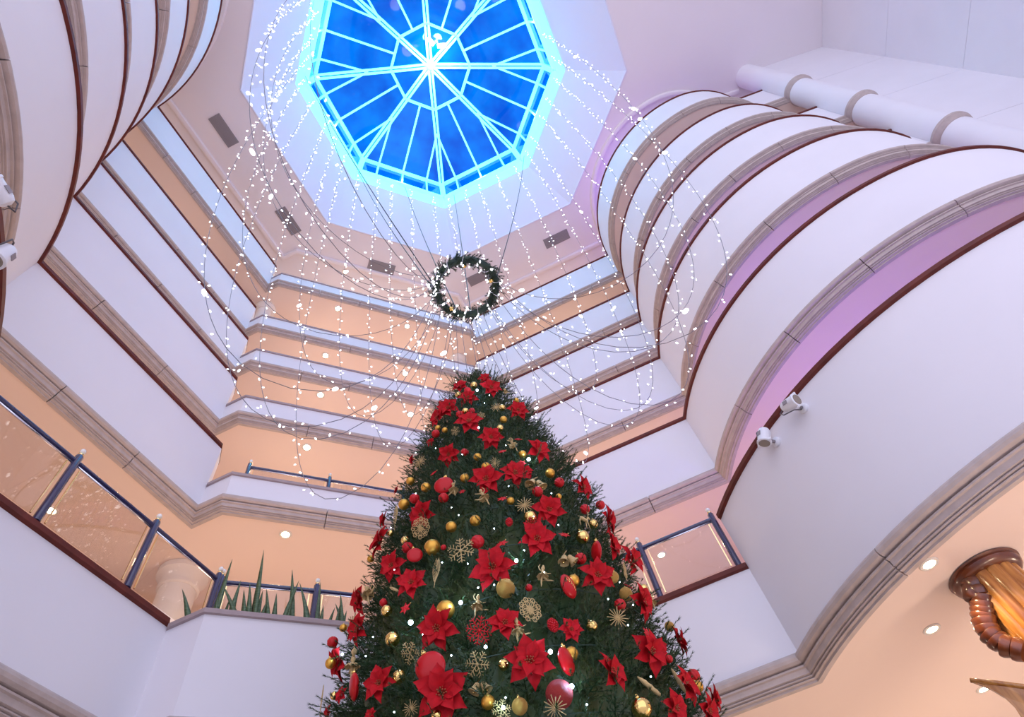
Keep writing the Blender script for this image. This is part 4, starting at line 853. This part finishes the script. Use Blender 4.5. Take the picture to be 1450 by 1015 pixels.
def ballerina():
    b = MB()   # z up, faces +y side; local height 1
    b.ball((0, 0, .36), .085, 12, 10, (.9, 1, 1.15)); b.ball((0, -.05, .42), .05, 8, 6)                  # head, bun
    b.tube([(0, 0, .29), (0, 0, .24), (0, 0, .16), (0, 0, .06), (0, 0, .0), (0, 0, -.06)], .06, 10, rs=[.03, .05, .075, .05, .06, .075])
    b.tube([(.05, 0, .21), (.14, .03, .30), (.18, .02, .42), (.12, .01, .54)], .02, 7, rs=[.03, .024, .02, .014])    # raised arm
    b.tube([(-.05, 0, .21), (-.19, .05, .17), (-.34, .04, .22)], .02, 7, rs=[.03, .022, .013])
    b.tube([(.03, 0, -.06), (.05, .02, -.26), (.045, .01, -.44), (.05, .03, -.54)], .03, 8, rs=[.048, .036, .028, .012])
    b.tube([(-.03, 0, -.06), (-.20, .05, -.16), (-.38, .04, -.13), (-.47, .05, -.12)], .03, 8, rs=[.048, .036, .026, .011])
    t = MB(); n = 36; rows = [(.05, .03), (.13, .015), (.20, -.04), (.235, -.085)]
    for (r, z) in rows:
        for k in range(n): a = 2 * pi * k / n; w = 1 + .09 * sin(9 * a); t.v.append((r * w * cos(a), r * w * sin(a), z + .025 * (r / .235) * cos(9 * a)))
    for i in range(3):
        for k in range(n): t.f.append((i * n + k, i * n + (k + 1) % n, (i + 1) * n + (k + 1) % n, (i + 1) * n + k))
    return b.mesh('figure', M_GF, True), t.mesh('tutu', M_GF, True)
def reindeer():
    b = MB(); b.tube([(-.24, 0, .0), (-.1, 0, .03), (.1, 0, .02), (.2, 0, .08)], .1, 10, rs=[.06, .095, .085, .06])
    b.tube([(.18, 0, .07), (.25, 0, .2), (.29, 0, .28)], .05, 8, rs=[.06, .045, .04]); b.tube([(.25, 0, .30), (.33, 0, .28), (.41, 0, .24)], .04, 8, rs=[.045, .045, .022])
    for x, s, dx in ((-.2, 1, -.08), (-.2, -1, .03), (.16, 1, .12), (.16, -1, .02)): b.tube([(x, s * .04, -.02), (x + dx * .5, s * .045, -.2), (x + dx, s * .04, -.42)], .02, 6, rs=[.035, .022, .014])
    for s in (-1, 1):
        b.tube([(.27, s * .02, .32), (.22, s * .10, .42), (.25, s * .13, .52)], .012, 5)
        b.tube([(.22, s * .10, .42), (.15, s * .15, .48)], .01, 5); b.tube([(.24, s * .06, .37), (.32, s * .10, .45)], .01, 5)
    b.tube([(-.24, 0, .03), (-.30, 0, .07)], .02, 6); return b.mesh('figure', M_GF, True)
BALL = dict(GM=ballmesh(M_GM), GS=ballmesh(M_GS), GG=ballmesh(M_GG), RR=ballmesh(M_RR, 10), RG=ballmesh(M_RG))
FLK = dict(SB=flake(M_GF, 16, True), SF=flake(M_GF, 6), SL=filigree(M_GF), SR=flake(M_RR, 8))
STAR = star_mesh(M_RR); BAL = ballerina(); REI = reindeer()
DISC = MB().ball((0, 0, 0), .5, 28, 14, (1, 1, .36)).mesh('disc', M_RD, True)
DBAND = MB().tube([(.497 * cos(t), .497 * sin(t), 0) for t in [2 * pi * j / 32 for j in range(33)]], .018, 6, False).mesh('rim', M_RD, True)
dz_ = lambda x, y: .36 * sqrt(max(.25 - x * x - y * y, 0)) + .004
scr = []
for j in range(60):
    t = j / 59; x_, y_ = -.22 + .56 * t + .035 * sin(t * 30), .05 + .08 * sin(t * 30 + 1.2) * (1.3 - t); scr.append((x_, y_, dz_(x_, y_)))
SCRIPT = MB().tube(scr, .014, 5).tube([(x_, y_, dz_(x_, y_)) for x_, y_ in [(-.26 + .11 * cos(t) * (1 - .03 * k), .06 + .12 * sin(t) * (1 - .03 * k)) for k, t in enumerate([j * .5 for j in range(16)])]], .011, 5).mesh('gold_script', M_GS, True)
HOLLY = MB().ball((-.34, -.08, .130), .05, 8, 6, (1.5, .7, .4)).ball((-.30, -.13, .135), .05, 8, 6, (.7, 1.4, .4)).mesh('holly_mark', mat('holly_green', (.03, .10, .04), .5), True)
cone = MB()
for r_ in range(8):
    zz_ = -.42 + .12 * r_; rr_ = .30 * sin(pi * (r_ + 1.2) / 9.6) + .04
    for k in range(9): a = 2 * pi * (k + .5 * (r_ % 2)) / 9; cone.ball((rr_ * cos(a), rr_ * sin(a), zz_), .10, 6, 4, (1, 1, .7))
cone.ball((0, 0, 0), .3, 12, 8, (1, 1, 1.5)); CONE = cone.mesh('scales', M_RR, True)
BELL = MB().lathe([(.002, .26), (.09, .25), (.13, .19), (.15, .06), (.19, -.06), (.27, -.16), (.275, -.19), (.25, -.18), (.18, -.06), (.13, .1), (.01, .2)], 20).mesh('bell', M_GF, True)
CLAP = MB().ball((0, 0, -.17), .055, 8, 6).mesh('clapper', M_GS, True)
BOW = MB().tube([(.28 * sin(t) * cos(t / 1), 0, .34 + .13 * sin(2 * t)) for t in [2 * pi * j / 24 for j in range(25)]], .03, 6, False).mesh('bow', M_GF, True)
fe = MB(); fe.tube([(0, 0, -.5), (.02, 0, 0), (0, 0, .5)], .014, 5)
for j in range(15):
    z_ = -.32 + j * .055; l_ = .13 * sin(pi * (j + 2) / 18)
    for s_ in (-1, 1): fe.tube([(.01, 0, z_), (s_ * l_ * .8, .012, z_ + .07), (s_ * l_, .0, z_ + .13)], .012, 4)
FEA = fe.mesh('barbs', M_GF, True)
POD = MB().lathe([(.005, -.5), (.05, -.42), (.085, -.25), (.07, -.15), (.095, -.02), (.075, .08), (.09, .2), (.06, .36), (.02, .5)], 14).mesh('pod', M_GF, True)
DISC_YAW = {l[8]: y for l, y in zip([q for q in ORN if q[0] == 'RD'], (.2, .6, 1.25, .25, -.45, .75))}
rnd = random.Random(8)
for kind, x, y, z, nx, ny, nz, s, label in ORN:
    nm, _, cat = ORN_KINDS[kind]; n = Vector((nx, ny, nz)).normalized(); p = Vector((x, y, z))
    up = Vector((0, 0, 1)); xa = up.cross(n).normalized(); ya = n.cross(xa)
    flat = Matrix((xa, ya, n)).transposed().to_4x4()                    # local z = outward
    stand = Matrix((xa, -Vector((n.x, n.y, 0)).normalized() * -1, up)).transposed().to_4x4()  # local z = up
    if kind == 'P': tilt = Matrix.Rotation(rnd.uniform(-.35, .35), 4, 'X') @ Matrix.Rotation(rnd.uniform(-.35, .35) + .25, 4, 'Y')
    e = empty(nm, p); tag(e, label, cat, ORN_GROUPS[kind])
    T = Matrix.Translation(p)
    if kind == 'P':
        # face a little below the horizontal, as wired blooms do
        d = Vector((n.x, n.y, -.25)).normalized(); xa2 = up.cross(d).normalized(); ya2 = d.cross(xa2)
        e.matrix_world = T @ Matrix((xa2, ya2, d)).transposed().to_4x4() @ Matrix.Rotation(rnd.uniform(0, 6.3), 4, 'Z') @ Matrix.Rotation(rnd.uniform(-.4, .4), 4, 'X') @ Matrix.Scale(s * 1.12, 4)
        for k in range(6): inst('petal', PET[k % 2], e, Matrix.Rotation(2 * pi * k / 6 + rnd.uniform(-.15, .15), 4, 'Z') @ Matrix.Rotation(rnd.uniform(-.25, .1), 4, 'Y') @ Matrix.Rotation(rnd.uniform(-.3, .3), 4, 'X'))
        for k in range(6): inst('petal', PET[2], e, Matrix.Translation((0, 0, .045)) @ Matrix.Rotation(2 * pi * k / 6 + .5 + rnd.uniform(-.15, .15), 4, 'Z') @ Matrix.Rotation(rnd.uniform(-.55, -.2), 4, 'Y'))
        inst('stamens', STAM, e)
    elif kind in BALL:
        e.matrix_world = T @ Matrix.Rotation(rnd.uniform(-.35, .35), 4, 'X') @ Matrix.Rotation(rnd.uniform(-.35, .35), 4, 'Y') @ Matrix.Scale(s, 4)
        inst('ball', BALL[kind], e); inst('cap', CAP, e)
    elif kind in ('RD', 'RT'):
        d = Vector((n.x, n.y, -.15)).normalized(); xa2 = up.cross(d).normalized(); ya2 = d.cross(xa2)
        rz = rnd.uniform(-.5, .5); yaw = DISC_YAW.get(label, .2) if kind == 'RD' else .55
        e.matrix_world = T @ Matrix((xa2, ya2, d)).transposed().to_4x4() @ Matrix.Rotation(yaw, 4, 'Y') @ Matrix.Rotation(-.6 if kind == 'RT' else rz, 4, 'Z') @ Matrix.Scale(s, 4)
        inst('disc', DISC, e); inst('rim', DBAND, e); inst('cap', CAP, e, Matrix.Rotation(-pi / 2, 4, 'X') )
        if kind == 'RT': inst('gold_script', SCRIPT, e); inst('holly_mark', HOLLY, e)
    elif kind == 'RC':
        e.matrix_world = T @ Matrix.Rotation(rnd.uniform(-.5, .5), 4, 'Y') @ Matrix.Scale(s, 4); inst('scales', CONE, e); inst('cap', CAP, e, Matrix.Scale(.8, 4))
    elif kind == 'ST':
        e.matrix_world = T @ flat @ Matrix.Rotation(rnd.uniform(0, 1), 4, 'Z') @ Matrix.Rotation(rnd.uniform(-.4, .4), 4, 'X') @ Matrix.Scale(s, 4); inst('star', STAR, e); inst('cap', CAP, e, Matrix.Rotation(pi / 2, 4, 'Y') @ Matrix.Scale(.6, 4) @ Matrix.Translation((0, 0, .3)))
    elif kind in FLK:
        d = Vector((n.x, n.y, -.35)).normalized(); xa2 = up.cross(d).normalized(); ya2 = d.cross(xa2)
        e.matrix_world = T @ Matrix((xa2, ya2, d)).transposed().to_4x4() @ Matrix.Rotation(rnd.uniform(-.5, .5), 4, 'Y') @ Matrix.Rotation(rnd.uniform(-.4, .4), 4, 'X') @ Matrix.Rotation(rnd.uniform(0, 1), 4, 'Z') @ Matrix.Scale(s * 1.08, 4)
        inst('flake', FLK[kind], e)
    elif kind == 'BA':
        e.matrix_world = T @ stand @ Matrix.Rotation(rnd.choice((0, pi)) + rnd.uniform(-.5, .5), 4, 'Z') @ Matrix.Rotation(rnd.uniform(-.4, .4), 4, 'Y') @ Matrix.Scale(s * 1.1, 4)
        inst('figure', BAL[0], e); inst('tutu', BAL[1], e)
    elif kind == 'RE':
        e.matrix_world = T @ stand @ Matrix.Rotation(rnd.uniform(-.3, .3), 4, 'Y') @ Matrix.Scale(s * 1.15, 4); inst('figure', REI, e)
    elif kind == 'BE':
        e.matrix_world = T @ stand @ Matrix.Rotation(rnd.uniform(-.3, .3), 4, 'Y') @ Matrix.Scale(s * 1.15, 4)
        for sg in (-1, 1):
            m_ = Matrix.Translation((sg * .22, 0, -.06)) @ Matrix.Rotation(-sg * .5, 4, 'Y'); bb = inst('bell', BELL, e, m_); inst('clapper', CLAP, bb)
        inst('bow', BOW, e)
    elif kind == 'FE':
        e.matrix_world = T @ stand @ Matrix.Rotation(rnd.uniform(-.3, .3), 4, 'Y') @ Matrix.Scale(s, 4); inst('barbs', FEA, e)
    elif kind == 'PO':
        e.matrix_world = T @ stand @ Matrix.Rotation(rnd.uniform(-1.1, -.3), 4, 'Y') @ Matrix.Scale(s, 4); inst('pod', POD, e)

# tree lights
M_LED = mat('cool_white_led', (1, 1, 1), .3, emit=(.62, .80, 1.0), estr=14, sample=False)
M_WIRE = mat('green_wire', (.02, .05, .03), .5)
tl = empty('tree_light_string', base); tag(tl, 'string of cool white lights wound round the Christmas tree', 'lights')
wp = []
for k in range(420):
    h = 1.1 + 4.3 * k / 419; a = k * .175; r = max(tprof(h) - .10, .05); c = taxis(h) - base; wp.append((c.x + r * cos(a), c.y + r * sin(a), c.z))
MB().tube(wp, .003, 4).build('wire', M_WIRE, tl)
lb = MB().ball((0, 0, 0), 1, 10, 8).mesh('bulb', M_LED, True)
for x, y, z, d in LEDS:
    inst('bulb', lb, tl, Matrix.Translation(Vector((x, y, z)) - base) @ Matrix.Scale((.0026 if d > 2.5 else .0019) * d, 4))
    if d >= 4: lamp('led_glow', Vector((x, y, z)) + (Vector((x, y, z)) - taxis(z)).normalized() * .03, .7, (.40, .62, 1.0), .012)
    elif d >= 2.5: lamp('led_glow', Vector((x, y, z)) + (Vector((x, y, z)) - taxis(z)).normalized() * .03, .18, (.35, .8, .95), .012)

# ------------------------------------------------------------ wreath and light curtain
WZ = 7.9; WC = Vector((1.79, 3.29, WZ)); WR = .43
M_WN = mat('wreath_needles', (0.018, 0.045, 0.040), .55, col2=(.03, .06, .03), nscale=9)
wr = empty('wreath', WC); tag(wr, 'round evergreen wreath wrapped in white lights hanging above the tree', 'wreath')
MB().tube([(WR * cos(t), WR * sin(t), 0) for t in [2 * pi * j / 48 for j in range(49)]], .05, 10, False).build('wreath_core', M_WN, wr, True)
V = []; F = []; rnd = random.Random(3)
for k in range(420):
    a = rnd.uniform(0, 2 * pi); b = rnd.uniform(0, 2 * pi); c = Vector((WR * cos(a), WR * sin(a), 0)); rad = Vector((cos(a), sin(a), 0)); tan = Vector((-sin(a), cos(a), 0))
    d = (rad * cos(b) + Vector((0, 0, 1)) * sin(b)); sprig(V, F, c + d * .03, d * .8 + tan * rnd.uniform(.2, 1.0), rnd.uniform(.05, .10), rnd, nl=.055, w=.0045, step=.006)
me = bpy.data.meshes.new('wreath_foliage'); me.from_pydata([tuple(q) for q in V], [], F); me.materials.append(M_WN); me.update(); o = inst('wreath_foliage', me, wr); tag(o, kind='stuff')
for k, a in enumerate((1.9, 4.3, 5.6)): MB().ball((WR * .86 * cos(a), WR * .86 * sin(a), -.06), .035, 12, 8).build('bauble', M_GS, wr, True)
M_FL = mat('fairy_bulb', (1, 1, 1), .3, emit=(.93, .95, 1.0), estr=2.6, sample=False)
M_SW = mat('string_wire', (.20, .19, .22), .6)
wb = MB(); ww = []
for k in range(150):
    a = k * 2 * pi / 75 * 1.01; b = k * 1.1; r = .105; p = Vector(((WR + r * cos(b)) * cos(a), (WR + r * cos(b)) * sin(a), r * sin(b))); ww.append(p)
    if k % 2 == 0 or .8 < (a % (2 * pi)) < 3.6: wb.ball(p + Vector((rnd.uniform(-.02, .02), rnd.uniform(-.02, .02), -.01)), .011, 6, 4, (1, 1, 2.0), Matrix.Rotation(rnd.uniform(0, 3), 3, 'X'))
MB().tube(ww, .003, 4).build('light_wire', M_WHITE, wr); o = wb.build('bulbs', M_FL, wr, True); tag(o, kind='stuff')
def catenary(A, B, zlow, n=90):
    """hanging line from A (high) to B with its lowest point at zlow"""
    A = Vector(A); B = Vector(B); hd = Vector((B.x - A.x, B.y - A.y)); L = hd.length; dz = A.z - B.z
    lo, hi = .02, 400.0
    def solve(a):
        # y = a*cosh((u-u0)/a)+c through (0,A.z),(L,B.z)
        s = -dz / (2 * a * math.sinh(min(L / (2 * a), 600))); u0 = L / 2 - a * math.asinh(s); return u0
    def low(a):
        u0 = solve(a)
        if u0 > L: return B.z + 0.0 * a, u0
        return B.z - a * (math.cosh((L - u0) / a) - 1), u0
    lo, hi = .05, 60.0
    for _ in range(60):
        m = sqrt(lo * hi); z, u0 = low(m)
        if z < zlow: lo = m
        else: hi = m
    a = sqrt(lo * hi); u0 = solve(a); c = B.z - a * math.cosh((L - u0) / a)
    # sample by arc length
    s0 = a * math.sinh((0 - u0) / a); s1 = a * math.sinh((L - u0) / a); pts = []
    for k in range(n + 1):
        s = s0 + (s1 - s0) * k / n; u = u0 + a * math.asinh(s / a); pts.append(Vector((A.x + hd.x * u / L, A.y + hd.y * u / L, a * math.cosh((u - u0) / a) + c)))
    return pts, s1 - s0
rim = octo(SC, 4.22, 24.36)
def rim_pt(az):
    R = 4.22 / cos(((az + 22.5) % 45 - 22.5) * pi / 180); return Vector((SC[0] + R * cos(radians(az)), SC[1] + R * sin(radians(az)), 24.36))
rnd = random.Random(21); AZ = [-38 + 9.4 * k for k in range(28)]
def side_of(az):
    return 'right edge' if az < 30 else 'right back edge' if az < 70 else 'back edge' if az < 110 else 'left back edge' if az < 150 else 'left edge'
from collections import Counter
cnt = Counter(side_of(a) for a in AZ); seen = Counter(); ORDN = ['first', 'second', 'third', 'fourth', 'fifth', 'sixth', 'seventh', 'eighth', 'ninth', 'tenth', 'eleventh', 'twelfth', 'thirteenth', 'fourteenth']
bulb_v = MB().ball((0, 0, 0), 1, 6, 4, (1, 1, 1.8))
def light_string(pts, label, gap=.23, big=.02, grp='fairy light strings', r0=.0095):
    e = empty('fairy_light_string', pts[0]); tag(e, label, 'light string', grp); o0_ = pts[0]
    MB().tube([p - o0_ for p in pts], .0042, 3).build('wire', M_SW, e)
    mb = MB(); acc = 0
    for a, b in zip(pts, pts[1:]):
        L = (b - a).length; acc += L
        while acc > gap:
            acc -= gap * rnd.uniform(.7, 1.3); t = rnd.random(); p = a.lerp(b, t) - o0_ + Vector((rnd.uniform(-.05, .05), rnd.uniform(-.05, .05), rnd.uniform(-.03, .03)))
            r = r0 * (.92 + .28 * min((a.z - 6) / 18, 1)) * rnd.uniform(.8, 1.2)
            if rnd.random() < big: r *= 2.8
            R = Matrix.Rotation(rnd.uniform(0, 3), 3, 'X') @ Matrix.Rotation(rnd.uniform(0, 3), 3, 'Y')
            n0 = len(mb.v); mb.v += [tuple(R @ Vector(q) * r + p) for q in bulb_v.v]; mb.f += [tuple(i + n0 for i in q) for q in bulb_v.f]
    o = mb.build('bulbs', M_FL, e, True); tag(o, kind='stuff')
for i, az in enumerate(AZ):
    A = rim_pt(az + rnd.uniform(-2, 2)); th = radians(az + rnd.uniform(-10, 10)); B = WC + Vector((WR * cos(th), WR * sin(th), .02))
    zl = rnd.uniform(4.7, 7.0)
    pts, L = catenary(A, B, zl); sd = side_of(az); k = seen[sd]; seen[sd] += 1
    light_string(pts, "%s white fairy light string along the skylight's %s, drooping to the wreath" % (ORDN[k], sd))
# plain dark suspension cables
M_CAB = mat('black_cable', (.02, .02, .025), .5)
for az, wd in ((112, 'left of centre'), (88, 'at centre'), (62, 'right of centre'), (20, 'far right'), (160, 'far left')):
    A = rim_pt(az); B = WC + Vector((WR * cos(radians(az)), WR * sin(radians(az)), .05)); pts = [A.lerp(B, t / 12) - Vector((0, 0, .5 * sin(pi * t / 12))) for t in range(13)]
    e = MB().tube([p - A for p in pts], .009, 5).build('suspension_cable', M_CAB, loc=A); tag(e, 'thin dark cable %s from the skylight rim down to the wreath' % wd, 'cable', 'wreath cables')
